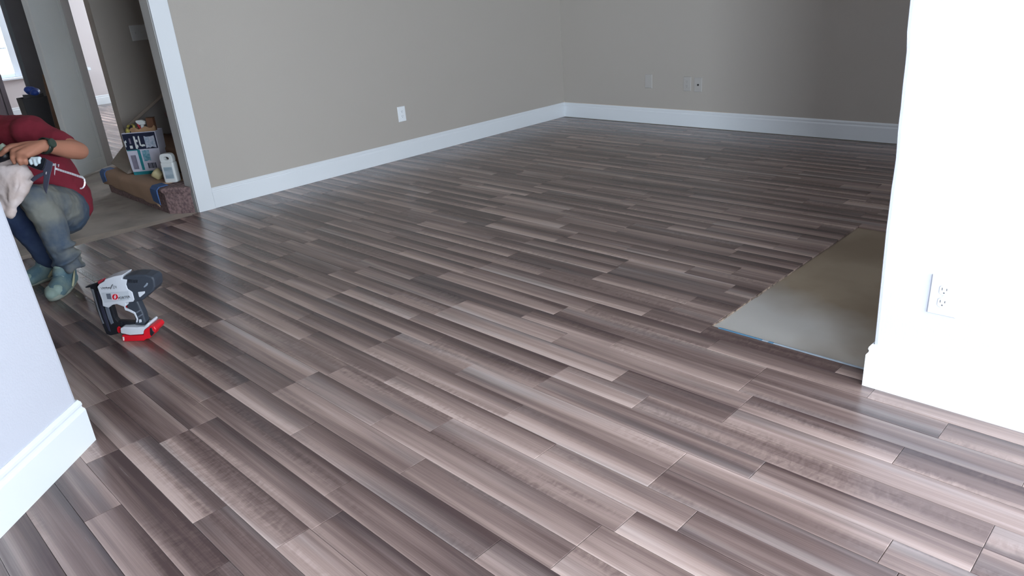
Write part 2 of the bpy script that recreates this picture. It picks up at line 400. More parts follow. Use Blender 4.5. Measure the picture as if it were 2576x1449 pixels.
# baseboards
def board(name, p0, p1, n, m, h=.15, th=.015, ends=(0, 0)):
    # p0->p1 along wall foot on the wall face, n = unit normal out of the wall (to the room)
    p0 = Vector((*p0, 0)); p1 = Vector((*p1, 0)); n = Vector((*n, 0)).normalized(); t = (p1-p0).normalized(); k = h/.15
    pr = [(0, 0), (th, 0), (th, .112*k), (th*.88, .116*k), (th*.62, .121*k), (th*.56, .127*k), (th*.72, .133*k), (th*.66, .140*k), (th*.40, .1455*k), (th*.22, .150*k), (0, .150*k)]
    ra = [p0+n*o+Vector((0, 0, z))-t*(o*ends[0]) for o, z in pr]; rb = [p1+n*o+Vector((0, 0, z))+t*(o*ends[1]) for o, z in pr]
    return struct(MB().loft([ra, rb]).build(name, m, smooth=False))
board('baseboard_left', (2.060, 5.072), (5.844, 5.072), (0, -1), M_trim, h=.142)
board('baseboard_back', (5.844, 5.072), (5.844, -2.8), (-1, 0), M_trim, h=.142)
board('baseboard_right', (2.27, -2.8), (2.27, .709), (-1, 0), M_trim, ends=(0, 1))
board('baseboard_right_end', (2.27, .709), (2.39, .709), (0, 1), M_trim, ends=(1, 1))
d0 = E0+T*(-3.13); d1 = E0+T*-.005
board('baseboard_diagonal', (d0.x, d0.y), (d1.x, d1.y), (-Nn.x, -Nn.y), M_trim, h=.158, ends=(0, .6))
board('baseboard_diagonal_end', (d1.x, d1.y), (d1.x+Nn.x*.12, d1.y+Nn.y*.12), (T.x, T.y), M_trim, h=.158, ends=(.6, 1))
board('baseboard_far', (-1.2, 13.2), (5.844, 13.2), (0, -1), M_trim, h=.14)
board('baseboard_stair', (2.005, 6.452), (2.08, 6.452), (0, -1), M_trim2, h=.13)
# thin line of caulk in the corner above the baseboard and along its top
mb = MB(); mb.tube([(5.842, 5.07, .142), (5.842, 5.07, .155)], .003, 6); mb.tube([(5.8425, 5.06, .1425), (5.8425, 3.2, .1425)], .0016, 6); mb.tube([(5.84, 5.055, .01), (5.84, 5.055, .14)], .0012, 6)
struct(mb.build('trim_1', M_caulk))
struct(MB().tube([(2.061, 5.068, .005), (2.061, 5.068, .14)], .0016, 6).build('trim_2', M_caulk))

# cased opening to the hall
mb = MB()
mb.box((1.940, 5.052, -.010), (2.059, 5.072, 2.18))
struct(mb.build('trim_3', M_trim, bevel=.004))
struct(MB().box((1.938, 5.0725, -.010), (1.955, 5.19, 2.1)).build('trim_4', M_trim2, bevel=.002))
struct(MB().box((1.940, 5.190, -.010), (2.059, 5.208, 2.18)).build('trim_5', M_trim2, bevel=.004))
struct(MB().box((-1.2, 5.052, 2.1), (1.939, 5.0725, 2.2)).build('trim_6', M_trim, bevel=.004))

# ------------------------------------------------------------------ hall beyond the opening
# pale door standing at an angle
dA = Vector((1.828, 7.245, 0)); dB = Vector((2.236, 7.590, 0)); dt = (dB-dA).normalized(); dn = Vector((dt.y, -dt.x, 0))  # dn towards camera
M_door = mat('pale_grey_door_paint', (200, 205, 206), .45, var=.02, vscale=3)
M_doors = mat('door_edge_paint', (176, 174, 176), .5)
door = bpy.data.objects.new('door_1', None); C.objects.link(door); door.location = (dA.x, dA.y, 0); struct(door)
def dbox(name, a, b, o0, o1, z0, z1, m, bev=.002):
    P = lambda s, o, z: dA+dt*s+dn*o+Vector((0, 0, z)); L_ = (dB-dA).length
    return MB().loft([[P(a, o0, z0), P(b, o0, z0), P(b, o1, z0), P(a, o1, z0)], [P(a, o0, z1), P(b, o0, z1), P(b, o1, z1), P(a, o1, z1)]]).build(name, m, door, bevel=bev)
LD = (dB-dA).length
dbox('door_panel', .012, LD*.72, -.035, -.004, .008, 2.03, M_door)
dbox('stile', LD*.723, LD*.80, -.035, 0, .008, 2.03, M_door)
dbox('stile', LD*.803, LD-.002, -.035, .004, .008, 2.03, M_doors)
dbox('edge_strip', -.004, .011, -.04, .006, .008, 2.03, M_trim2)
dbox('bottom_rail', .012, LD*.72, -.004, 0.002, .008, .11, M_door, .004)
for z in (.32, 1.02): dbox('hinge', LD-.004, LD+.006, -.02, -.004, z, z+.09, M_dark, .001)
# dark door edge / partition behind, left of the pale door
M_shade = mat('shade_darkened_door_paint', (92, 92, 98), .5, var=.04, vscale=5)  # backlit shade on the panel put into its dark base colour
door2 = bpy.data.objects.new('door_2', None); C.objects.link(door2); door2.location = (2.2, 9.0, 0); struct(door2)
pa = onpl(3, 0, (0, 9, 0), Vector((0, 1, 0))); 
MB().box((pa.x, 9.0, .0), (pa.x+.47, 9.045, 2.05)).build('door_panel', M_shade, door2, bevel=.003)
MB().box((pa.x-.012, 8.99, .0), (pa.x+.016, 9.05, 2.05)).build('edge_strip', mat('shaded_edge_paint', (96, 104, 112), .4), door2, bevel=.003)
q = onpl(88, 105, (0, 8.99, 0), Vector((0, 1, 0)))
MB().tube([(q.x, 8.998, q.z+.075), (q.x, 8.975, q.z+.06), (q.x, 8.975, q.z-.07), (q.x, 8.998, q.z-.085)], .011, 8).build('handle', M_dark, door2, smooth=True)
# brown board leaning by it
q = onpl(128, 300, (0, 8.6, 0), Vector((0, 1, 0)))
M_board = mat('brown_fibreboard', (118, 92, 74), .7, var=.08, vscale=12)
bo = MB().prism([(q.x-.02, 8.62, -.012), (q.x+.16, 8.62, -.012), (q.x+.22, 8.8, .86), (q.x+.095, 8.8, .80)], (0, .02, 0)).build('board', M_board, bevel=.003)
tag(bo, 'narrow brown board leaning upright between the dark door and the pale door', 'board')
# window casing seen left of the far window
q0 = onpl(0, 170, (0, 10.2, 0), Vector((0, 1, 0))); q1 = onpl(30, 275, (0, 10.2, 0), Vector((0, 1, 0)))
M_cas = mat('grey_mauve_casing', (150, 142, 150), .5)
struct(MB().box((q0.x-.9, 10.2, -.012), (q1.x-.055, 10.32, H2)).build('wall_hall_end', M_cas))
struct(MB().box((q1.x-.16, 10.18, -.012), (q1.x-.07, 10.2, 2.1)).build('trim_7', M_cas, bevel=.004))
struct(MB().box((q1.x-.05, 10.19, -.012), (q1.x, 10.33, 2.1)).build('trim_8', M_cas, bevel=.004))
# far window
win = bpy.data.objects.new('window_1', None); C.objects.link(win); win.location = (2.0, 13.2, .565); struct(win)
M_wf = mat('white_window_frame', (225, 232, 240), .35)
mb = MB(); mb.box((.95, 13.2, .565), (1.02, 13.28, 2.05)); mb.box((2.90, 13.2, .565), (3.0, 13.28, 2.05)); mb.box((1.021, 13.2, 1.98), (2.899, 13.28, 2.05)); mb.box((1.021, 13.2, .566), (2.899, 13.28, .62))
mb.build('frame', M_wf, win, bevel=.004)
MB().box((.88, 13.10, .535), (3.03, 13.2, .564)).build('sill', M_wf, win, bevel=.006)
for zz in (.965, 1.33, 1.68): MB().box((1.02, 13.235, zz), (2.90, 13.26, zz+.022)).build('muntin', M_wf, win)
for xx in (1.49, 1.96, 2.43): MB().box((xx, 13.236, .62), (xx+.022, 13.259, 1.98)).build('muntin', M_wf, win)
g = bpy.data.materials.new('window_glass'); g.use_nodes = True; b_ = g.node_tree.nodes['Principled BSDF']; b_.inputs['Transmission Weight'].default_value = 1; b_.inputs['Roughness'].default_value = 0; b_.inputs['IOR'].default_value = 1.05
MB().box((1.02, 13.246, .62), (2.90, 13.249, 1.98)).build('pane', g, win)
win2 = bpy.data.objects.new('window_2', None); C.objects.link(win2); win2.location = (3.5, 13.2, .5); struct(win2)
q = onpl(222, 172, (0, 13.12, 0), Vector((0, 1, 0)))
MB().box((3.05, 13.10, q.z-.03), (q.x+.03, 13.2, q.z+.015)).build('sill', M_wf, win2, bevel=.006)
MB().box((3.05, 13.17, q.z-.11), (q.x, 13.2, q.z-.031)).build('apron', M_wf, win2, bevel=.004)
# frames for the openings behind the camera
win3 = bpy.data.objects.new('window_3', None); C.objects.link(win3); win3.location = (.2, -2.8, .5); struct(win3)
mb = MB(); mb.box((-.85, -2.84, .5), (-.79, -2.80, 2.2)); mb.box((2.09, -2.84, .5), (2.15, -2.80, 2.2)); mb.box((-.79, -2.84, 2.14), (2.09, -2.80, 2.2)); mb.box((-.79, -2.84, .5), (2.09, -2.80, .56)); mb.box((.62, -2.83, .56), (.68, -2.81, 2.14))
mb.build('frame', M_wf, win3, bevel=.003)

# bin behind the person with a blue roll on top
kx = onpl(85, 262, (0, 8.2, 0), Vector((0, 1, 0)))
bt = thing('storage_bin', 'black open-topped bin standing in the hall behind the kneeling worker', 'bin', (kx.x, 8.2, 0))
M_blk = mat('matte_black_plastic', (34, 33, 38), .6, var=.1)
M_brn = mat('brown_kraft_board', (110, 84, 66), .8, var=.06)
mb = MB(); w = .17
topz = onpl(85, 243, (0, 8.2, 0), Vector((0, 1, 0))).z
sq = lambda c, w_, z: [(c+sx*w_, 8.2+sy*w_, z) for sx, sy in ((-1, -1), (1, -1), (1, 1), (-1, 1))]
mb.loft([sq(kx.x, .085, -.012), sq(kx.x, .105, topz), sq(kx.x, .097, topz), sq(kx.x, .08, .02)]).build('body', M_blk, bt, bevel=.006)
mb = MB()
mb.prism([(kx.x-.08, 8.2-.084, topz-.1), (kx.x+.08, 8.2-.084, topz-.1), (kx.x+.085, 8.2-.08, topz+.03), (kx.x+.02, 8.2-.08, topz+.012), (kx.x-.03, 8.2-.08, topz+.03), (kx.x-.085, 8.2-.08, topz+.035)], (0, .006, 0))
mb.build('liner', mat('black_film', (26, 24, 28), .35), bt)
M_blue = mat('royal_blue_plastic', (24, 62, 150), .45, var=.1)
bl = thing('cloth_bundle', 'crumpled royal blue bundle lying on top of the black bin', 'bundle', (kx.x+.03, 8.2, topz))
mb = MB()
for k in range(9): mb.ball((kx.x+.02+rnd.uniform(-.03, .035), 8.2+rnd.uniform(-.06, .06), topz+.042+rnd.uniform(-.035, .03)), (.038, .038, .032))
o = mb.build('bundle', M_blue, bl); rm = o.modifiers.new('r', 'REMESH'); rm.mode = 'VOXEL'; rm.voxel_size = .008; rm.use_smooth_shade = True

# ------------------------------------------------------------------ stairs with kraft paper
M_carpet = mat('mauve_brown_carpet', (156, 130, 128), .95, rgb2=(112, 92, 94), vscale=60, bump=1.0, bscale=240)
M_kraft = mat('kraft_paper', (172, 142, 118), .75, var=.06, vscale=5, bump=.5, bscale=9)
M_tapeb = mat('blue_masking_tape', (52, 92, 150), .55, var=.06, vscale=20)
stair = struct(bpy.data.objects.new('stair', None)); C.objects.link(stair); stair.location = (1.8, 5.8, 0)
ST = .178; BX = 1.80
def rounded_step(x0, z0, z1, depth, near, name):
    mb = MB(); r = .035; n = 6
    sec = [(x0+.02, z0), (x0+.02, z1-.05)]+[(x0+r-r*math.cos(a)-.015, z1-r+r*math.sin(a)) for a in [math.pi/2*k/n for k in range(n+1)]]+[(x0+depth, z1), (x0+depth, z0)]
    rings = []
    ys = [near, near+.012, near+.04]+[near+.2*k for k in range(1, 6)]+[6.44]
    for k, y in enumerate(ys):
        rr_ = []
        for (xx, zz) in sec:
            s = (.03 if k == 0 else .01 if k == 1 else 0)
            rr_.append((min(max(xx, x0+s), x0+depth), y, zz-(s*.6 if zz > z1-.03 else 0)))
        rings.append(rr_)
    return mb.loft(rings).build(name, M_carpet, stair, smooth=False)
# first step: near end cut at an angle towards the jamb
mb = MB()
def foot(z, g_): return [(BX+.018-g_, 6.44, z), (BX+.018-g_, 5.265-g_*.2, z), (BX+.045, 5.222-g_, z), (1.932, 5.105-g_*.6, z), (1.932, 5.215, z), (2.10, 5.215, z), (2.10, 6.44, z)]
mb.loft([foot(-.012, 0), foot(.05, .004), foot(.12, .004), foot(ST-.045, .006), foot(ST-.03, .022), foot(ST-.012, .024), foot(ST-.004, .016), foot(ST, .0)]).build('step', M_carpet, stair, smooth=False, bevel=.004)
for k in range(1, 9):
    x0 = 1.84+.27*k
    rounded_step(x0, ST*k-(.178 if k > 1 else 0), ST*(k+1), .29, 5.215, 'step')
# kraft paper over tread and riser, taped
rings = []
for k in range(15):
    y = 5.335+(6.435-5.335)*k/14; f = k/14; w = .004*math.sin(k*2.1)
    drop = .035+.035*f+.006*math.sin(k*1.7)
    rings.append([(2.08, y, ST+.003), (2.08, y, ST+.005), (1.86, y, ST+.006+w*.4), (BX-.004, y, ST+.003), (BX-.020+w, y, ST-.012), (BX-.024+w, y, ST-.035), (BX-.016+w, y, drop+.01), (BX-.012+w, y, drop),
                  (BX-.008+w, y, drop), (BX-.012+w, y, drop+.01), (BX-.019+w, y, ST-.035), (BX-.016+w, y, ST-.014), (BX, y, ST), (1.86, y, ST+.003)])
MB().loft(rings).build('paper_cover', M_kraft, stair, smooth=True)
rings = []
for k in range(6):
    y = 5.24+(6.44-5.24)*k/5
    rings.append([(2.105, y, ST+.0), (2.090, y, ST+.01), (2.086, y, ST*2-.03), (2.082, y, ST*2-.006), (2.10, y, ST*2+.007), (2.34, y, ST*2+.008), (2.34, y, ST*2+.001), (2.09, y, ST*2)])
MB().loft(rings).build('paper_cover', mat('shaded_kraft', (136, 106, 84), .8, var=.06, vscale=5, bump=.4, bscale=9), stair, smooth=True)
def tape_wrap(y0, y1, zlow0, zlow1):
    ra = []
    for y, zl in ((y0, zlow0), (y1, zlow1)):
        ra.append([(1.86, y, ST+.0085), (BX-.006, y, ST+.0065), (BX-.0265, y, ST-.013), (BX-.029, y, ST-.035), (BX-.024, y, zl), (BX-.02, y, zl), (BX-.02, y, ST-.035), (BX-.018, y, ST-.012), (BX, y, ST+.002), (1.86, y, ST+.004)])
    MB().loft(ra).build('tape', M_tapeb, stair)
tape_wrap(5.285, 5.40, .060, .075); tape_wrap(6.33, 6.43, .10, .075)
# skirt board climbing along the stair wall
a = Vector((2.078, 6.452, .478)); sl = .600
def sk(x, dz): return Vector((x, 6.452, .478+sl*(x-2.078)+dz))
M_skirt = mat('skirt_board_paint', (160, 156, 152), .5)
struct(MB().prism([sk(2.085, -.466), sk(4.0, -.466), sk(4.0, -.018), sk(2.085, -.018)], (0, -.016, 0)).build('trim_9', M_skirt, bevel=.002))
struct(MB().prism([sk(2.078, -.0179), sk(4.0, -.0179), sk(4.0, .008), sk(2.078, .008)], (0, -.026, 0)).build('trim_10', mat('skirt_cap_paint', (186, 172, 158), .5), bevel=.004))

# ------------------------------------------------------------------ outlets and switches
def outlet(name, label, c, u, n, kind='duplex', w=.080, h=.125, cat='outlet', pm=None, slot=None):
    # c centre on wall, u = horizontal unit along wall, n = unit out of wall
    c = Vector(c); u = Vector(u); n = Vector(n); up_ = Vector((0, 0, 1)); t = thing(name, label, cat, c); pm = pm or M_plate; slot = slot or M_dark
    P = lambda a, b, d: c+u*a+up_*b+n*d
    def slab_(nm, a0, a1, b0, b1, d0, d1, m, par, bev=0, taper=0):
        return MB().loft([[P(a0, b0, d0), P(a1, b0, d0), P(a1, b1, d0), P(a0, b1, d0)], [P(a0+taper, b0+taper, d1), P(a1-taper, b0+taper, d1), P(a1-taper, b1-taper, d1), P(a0+taper, b1-taper, d1)]]).build(nm, m, par, bevel=bev)
    slab_('cover_plate', -w/2, w/2, -h/2, h/2, 0.0002, .0065, pm, t, .0015, .0035)
    def cyl(a, b, r, d0, d1, ry=None):
        ry = ry or r
        return [[P(a+r*math.cos(k*math.pi/12), b+ry*math.sin(k*math.pi/12), d) for k in range(24)] for d in (d0, d1)]
    if kind == 'duplex':
        for s in (1, -1):
            rc = MB(); pts0 = [(max(-.0135, min(.0135, .0172*math.cos(k*math.pi/16))), s*.0195+.0155*math.sin(k*math.pi/16)) for k in range(32)]
            r_ = rc.loft([[P(a, b, .0045) for a, b in pts0], [P(a, b, .0080) for a, b in pts0], [P(a*.95, s*.0195+(b-s*.0195)*.95, .0085) for a, b in pts0]]).build('receptacle', pm, t)
            for a, hh in ((-.0062, .008), (.0062, .0065)):
                sl_ = slab_('slot', a-.0012, a+.0012, s*.0195+.002-hh/2+.002, s*.0195+.004+hh/2, .0086, .0089, slot, r_)
            MB().loft(cyl(0, s*.0195-.0075, .0023, .0086, .0089)).build('ground_hole', slot, r_)
        MB().loft(cyl(0, 0, .003, .0063, .0078)).build('screw', pm, t)
    elif kind == 'coax':
        MB().loft(cyl(.004, .0, .0085, .006, .012)).build('socket_ring', mat('coax_metal', (120, 118, 115), .3, metal=.8), t)
        MB().loft(cyl(.004, .0, .0075, .0121, .0126)).build('socket_hole', M_dark, t)
        for s in (1, -1): MB().loft(cyl(0, s*.042, .003, .006, .0078)).build('screw', pm, t)
    elif kind == 'blank':
        slab_('insert', -.012, .012, -.018, .016, .006, .0075, pm, t, .001)
        for s in (1, -1): MB().loft(cyl(0, s*.042, .003, .006, .0078)).build('screw', pm, t)
    elif kind == 'switch3':
        for k in (-1, 0, 1):
            slab_('switch_opening', k*.046-.0055, k*.046+.0055, -.0125, .0125, .006, .0072, pm, t, .0006)
            lo_ = 1 if k != 0 else -1
            MB().loft([[P(k*.046-.0035, -.005, .0072), P(k*.046+.0035, -.005, .0072), P(k*.046+.0035, .005, .0072), P(k*.046-.0035, .005, .0072)],
                       [P(k*.046-.003, lo_*.006-.003, .018), P(k*.046+.003, lo_*.006-.003, .018), P(k*.046+.003, lo_*.006+.003, .018), P(k*.046-.003, lo_*.006+.003, .018)]]).build('toggle', pm, t)
            for s in (1, -1): MB().loft(cyl(k*.046, s*.032, .0026, .006, .0075)).build('screw', pm, t)
    return t
outlet('wall_outlet', 'white duplex outlet alone on the long greige wall left of the room corner', (3.776, 5.072, .366), (1, 0, 0), (0, -1, 0))
M_gp = mat('plate_plastic_back_wall', (176, 172, 168), .3)
outlet('wall_outlet', 'plain wall plate on the back wall, nearest the corner, apart from the pair', (5.844, 4.036, .381), (0, -1, 0), (-1, 0, 0), 'blank', pm=M_gp)
outlet('wall_outlet', 'grey-white duplex outlet on the back wall, left one of the touching pair', (5.844, 3.628, .371), (0, -1, 0), (-1, 0, 0), pm=M_gp, w=.078, slot=mat('slot_mid_grey', (110, 106, 106), .6))
outlet('wall_outlet', 'cable outlet plate with round black hole, right one of the back wall pair', (5.844, 3.519, .367), (0, -1, 0), (-1, 0, 0), 'coax', pm=M_gp, w=.078)
outlet('wall_outlet', 'large bright white duplex outlet on the near right wall above the tall baseboard', (2.27, .532, .361), (0, -1, 0), (-1, 0, 0), pm=mat('fg_outlet_plastic', (204, 206, 214), .35), slot=mat('slot_grey', (96, 94, 96), .6))
q = onpl(352, 82, (0, 6.45, 0), Vector((0, 1, 0)))
outlet('light_switch', 'three-gang light switch plate on the dim stairwell wall, partly behind the white casing', (q.x+.01, 6.452, q.z), (1, 0, 0), (0, -1, 0), 'switch3', w=.165, h=.118, cat='switch', pm=mat('switch_plastic', (206, 206, 204), .35))

# ------------------------------------------------------------------ things on the first step
ZS = ST+.0065
up_ = Vector((0, 0, 1))
# paint / joint compound box with printed faces
M_lav = mat('printed_lavender_white', (206, 206, 222), .5, var=.03, vscale=30)
M_navy = mat('navy_print', (30, 36, 62), .5, var=.1, vscale=20)
M_teal = mat('teal_print', (34, 132, 142), .5, var=.1, vscale=40)
M_greyp = mat('grey_print', (128, 124, 142), .5, var=.1, vscale=40)
M_lbl = mat('pale_blue_print', (150, 186, 204), .5, rgb2=(84, 150, 170), vscale=60)
M_wht = mat('white_plastic', (222, 226, 226), .4)
M_cream = mat('cream_plastic', (206, 194, 150), .5)
fr0 = onpl(338, 441, (0, 0, ZS), up_); fr1 = onpl(406, 437, (0, 0, ZS), up_)
c0 = Vector((1.845, 5.885, ZS)); cu = Vector((.72, -.69, 0)).normalized(); cn = Vector((-.69, -.72, 0)).normalized()
bk = thing('product_pail', 'open pail printed navy, white and teal on the paper-covered stair step', 'pail', c0)
wF = .235; hF = .315; dF = .115
def PF(a, z, d=0): return c0+cu*a+up_*z-cn*(-d)
def quad(a0, a1, z, d0, d1):
    return [c0+cu*a0+cn*d0+up_*z, c0+cu*a1+cn*d0+up_*z, c0+cu*a1+cn*d1+up_*z, c0+cu*a0+cn*d1+up_*z]
mb = MB(); mb.loft([quad(.008, wF-.008, 0, 0, -dF+.01), quad(0, wF, .05, .004, -dF), quad(-.006, wF+.008, hF, .008, -dF-.006), quad(.0, wF+.002, hF, .002, -dF), quad(.006, wF-.004, hF-.09, 0, -dF+.006)])
mb.build('body', M_lav, bk, bevel=.006, seg=3)
def front(name, a0, a1, z0, z1, m, par, e=0.0008, jag=0):
    k = lambda z: .004+.004*max(0, (z-.05)/(hF-.05)) if z > .05 else .004*z/.05
    s = lambda a, z: (a-wF/2)*(1+.035*z/hF)+wF/2
    n = 5 if jag else 1; top = []
    lo = [(a0+(a1-a0)*i/n, z0+(rnd.uniform(-jag, jag) if 0 < i < n else 0)) for i in range(n+1)]; hi = [(a0+(a1-a0)*i/n, z1+(rnd.uniform(-jag, jag) if 0 < i < n else 0)) for i in range(n+1)]
    pts = lo+hi[::-1]
    ring = lambda d: [c0+cu*s(a, z)+up_*z+cn*(k(z)+d) for a, z in pts]
    return MB().loft([ring(e), ring(e+.0008)]).build(name, m, par)
front('print_panel', .003, wF-.002, .190, hF-.006, M_navy, bk)
front('print_panel', .006, wF-.02, .002, .026, M_teal, bk)
front('print_panel', .020, .058, .045, .150, M_greyp, bk)
front('print_panel', .078, .098, .035, .186, M_teal, bk)
front('print_panel', .110, .160, .100, .182, M_lbl, bk, jag=.006)
front('print_panel', .006, .09, .183, .190, M_teal, bk)
for i in range(7): front('barcode_bar', .128+i*.009, .133+i*.009+(.002 if i % 3 == 0 else 0), .045, .085, M_navy, bk)
front('print_panel', .150, wF-.012, .195, hF-.03, mat('scuffed_print', (150, 168, 190), .5, rgb2=(196, 200, 214), vscale=50), bk, e=.0018, jag=.012)
front('print_letter', .035, .055, .200, .222, M_wht, bk, e=.002)
front('print_letter', .005, .012, .215, .255, M_wht, bk, e=.002, jag=.003); front('print_letter', .012, .02, .245, .262, M_wht, bk, e=.002)
front('print_letter', .075, .088, .195, .288, M_wht, bk, e=.002, jag=.004); front('print_letter', .088, .096, .205, .225, M_wht, bk, e=.002); front('print_letter', .088, .100, .245, .262, M_wht, bk, e=.002)
front('print_letter', .108, .118, .215, .285, M_wht, bk, e=.002, jag=.005); front('print_letter', .118, .145, .210, .224, M_wht, bk, e=.002, jag=.003)
front('print_letter', .040, .052, .235, .275, M_greyp, bk, e=.002)
# torn carton rim round the top
mb = MB(); rim = []
for i in range(24):
    a_ = 2*math.pi*i/24; rim.append(c0+cu*(wF/2+math.cos(a_)*(wF/2-.012))-cn*(dF/2)+cn*math.sin(a_)*(dF/2-.012))
mb.loft([[p+up_*(hF-.05) for p in rim], [p+up_*(hF+.026+.010*math.sin(i*1.9)) for i, p in enumerate(rim)], [p*.98+ (c0+cu*wF/2-cn*dF/2)*.02+up_*(hF+.024+.010*math.sin(i*1.9)) for i, p in enumerate(rim)], [p*.98+(c0+cu*wF/2-cn*dF/2)*.02+up_*(hF-.05) for p in rim]]).build('carton_rim', mat('tan_carton', (176, 140, 106), .8), bk)
def in_pail(a, d, z): return c0+cu*a-cn*d+up_*z
# contents, each a thing
sc_ = thing('glove', 'yellow and black work glove bunched at the left rim of the printed pail', 'glove', in_pail(.03, .05, hF-.03))
mb = MB()
for k in range(9): mb.ball(in_pail(.0+rnd.uniform(0, .055), .02+rnd.uniform(0, .09), hF+rnd.uniform(-.02, .04)), (.018, .022, .02), 1)
o = mb.build('palm', mat('yellow_black_knit', (196, 182, 96), .8, rgb2=(34, 32, 34), vscale=22), sc_); rm = o.modifiers.new('r', 'REMESH'); rm.mode = 'VOXEL'; rm.voxel_size = .006; rm.use_smooth_shade = True
MB().tube([in_pail(.05, .03, hF-.03), in_pail(.056, .035, hF+.03), in_pail(.06, .045, hF+.045)], [.012, .012, .006], 8).build('finger', mat('black_knit', (36, 36, 38), .8), sc_, smooth=True)
sp_ = thing('spray_bottle', 'small bottle with white head and red trigger poking out of the printed pail', 'bottle', in_pail(.115, .07, hF-.1))
MB().lathe([(.024, -.12), (.026, -.02), (.022, .012), (.013, .03), (.012, .045)], in_pail(.135, .05, hF)).build('bottle_body', M_wht, sp_, smooth=True)
hp = in_pail(.135, .05, hF+.045)
MB().prism([hp+cu*-.014, hp+cu*.03, hp+cu*.034+up_*.022, hp+cu*.012+up_*.036, hp+cu*-.03+up_*.034, hp+cu*-.034+up_*.022], cn*.022).build('spray_head', M_wht, sp_, bevel=.004)
MB().tube([hp+cu*-.022+up_*.016+cn*.012, hp+cu*-.020+up_*-.006+cn*.016, hp+cu*-.008+up_*-.034+cn*.016], .0075, 8).build('trigger', mat('red_plastic', (176, 30, 48), .4), sp_, smooth=True)
MB().tube([in_pail(.095, .03, hF-.02), in_pail(.104, .02, hF+.022)], .004, 6).build('shiny_tip', mat('chrome', (230, 225, 220), .15, metal=1), sp_)
sb = thing('small_carton', 'small brown carton upright behind the red-trigger bottle in the printed pail', 'box', in_pail(.17, .13, hF))
MB().loft([quad(.165, .215, hF-.06, -.06, -.10), quad(.165, .217, hF+.085, -.06, -.10)]).build('carton', mat('brown_carton', (120, 82, 62), .8, var=.05), sb, bevel=.003)
MB().loft([quad(.163, .219, hF+.0855, -.058, -.102), quad(.163, .219, hF+.088, -.058, -.102)]).build('carton_flap', M_brn, sb)

# white jug with handle
jb = onpl(436, 457, (0, 0, ZS), up_)
jg = thing('jug', 'white plastic jug with a hole handle beside the printed pail, nearest the casing', 'jug', jb)
ju = Vector((.62, -.784, 0)); jn = Vector((-.784, -.62, 0))
def rr(w_, d_, z, r=.012, sx=0):
    pts = []
    for cxs, cys, a0 in ((1, 1, 0), (-1, 1, 90), (-1, -1, 180), (1, -1, 270)):
        for k in range(5):
            a_ = math.radians(a0+22.5*k); pts.append(jb+ju*(sx+cxs*(w_/2-r)+r*math.cos(a_))+jn*(cys*(d_/2-r)+r*math.sin(a_)-d_*0)+up_*z)
    return pts
jm = MB(); jm.loft([rr(.086, .055, 0), rr(.096, .062, .008), rr(.097, .063, .125), rr(.096, .056, .142)])
jm.build('body', M_wht, jg, smooth=False, bevel=.002)
# upper grip with hole: ring-shaped arch
def arch(th0, th1, hgt):
    out = [( -.043, .136)]+[(-.043*math.cos(math.pi*k/12), .168+hgt*math.sin(math.pi*k/12)) for k in range(13)]+[(.043, .136)]
    inn = [(-.022*math.cos(math.pi*k/12), .166+.013*math.sin(math.pi*k/12)) for k in range(13)]+[(.022*math.cos(math.pi*k/12)*1.0, .166-.011*math.sin(math.pi*k/12)) for k in range(13)][1:-1]
    return out, inn
out, inn = arch(0, 0, .034)
bm_ = bmesh.new()
def pj(a, z, d): return jb+ju*a+up_*z+jn*d
# build as front/back strips between outer arch and inner hole
no = 48
def sample(fn): return [fn(2*math.pi*k/no) for k in range(no)]
fo = lambda t: (.0475*math.copysign(abs(math.cos(t))**.55, math.cos(t)), .164+(.040 if math.sin(t) > 0 else .034)*math.copysign(abs(math.sin(t))**.8, math.sin(t)))
fi = lambda t: (.021*math.cos(t), .170+.012*math.sin(t))
So, Si = sample(fo), sample(fi)
vo = [[bm_.verts.new(pj(a, z, d)) for a, z in So] for d in (-.022, .022)]; vi = [[bm_.verts.new(pj(a, z, d)) for a, z in Si] for d in (-.022, .022)]
for k in range(no):
    k2 = (k+1) % no
    bm_.faces.new((vo[1][k], vo[1][k2], vi[1][k2], vi[1][k])); bm_.faces.new((vo[0][k2], vo[0][k], vi[0][k], vi[0][k2]))
    bm_.faces.new((vo[0][k], vo[0][k2], vo[1][k2], vo[1][k])); bm_.faces.new((vi[0][k2], vi[0][k], vi[1][k], vi[1][k2]))
hb = MB(); hb.bm.free(); hb.bm = bm_; hb.build('handle', M_wht, jg, bevel=.004, smooth=False)
MB().box((-.02, -.02, 0), (.02, .02, .001)).bm.free()
lab = MB(); lab.loft([[pj(-.028, .030, .0317), pj(.034, .030, .0317), pj(.034, .112, .0320), pj(-.028, .112, .0320)], [pj(-.028, .030, .0326), pj(.034, .030, .0326), pj(.034, .112, .0328), pj(-.028, .112, .0328)]])
lab.build('label_panel', mat('pale_label', (176, 192, 200), .5, rgb2=(148, 166, 178), vscale=50, stretch=(.2, .2, 1)), jg)
# cream bowl lying by the pail
bb = onpl(393, 452, (0, 0, ZS), up_)
bw = thing('cup', 'small cream plastic cup lying tipped in front of the printed pail', 'cup', bb)
axc = (Vector((-.55, -.35, -.25))).normalized()
MB().lathe([(.020, -.045), (.030, -.042), (.037, 0), (.040, .012), (.037, .012), (.033, 0), (.022, -.036)], bb+up_*.040+Vector((.02, .02, 0)), 24, (-.35, .55, .55)).build('cup_body', M_cream, bw, smooth=True)
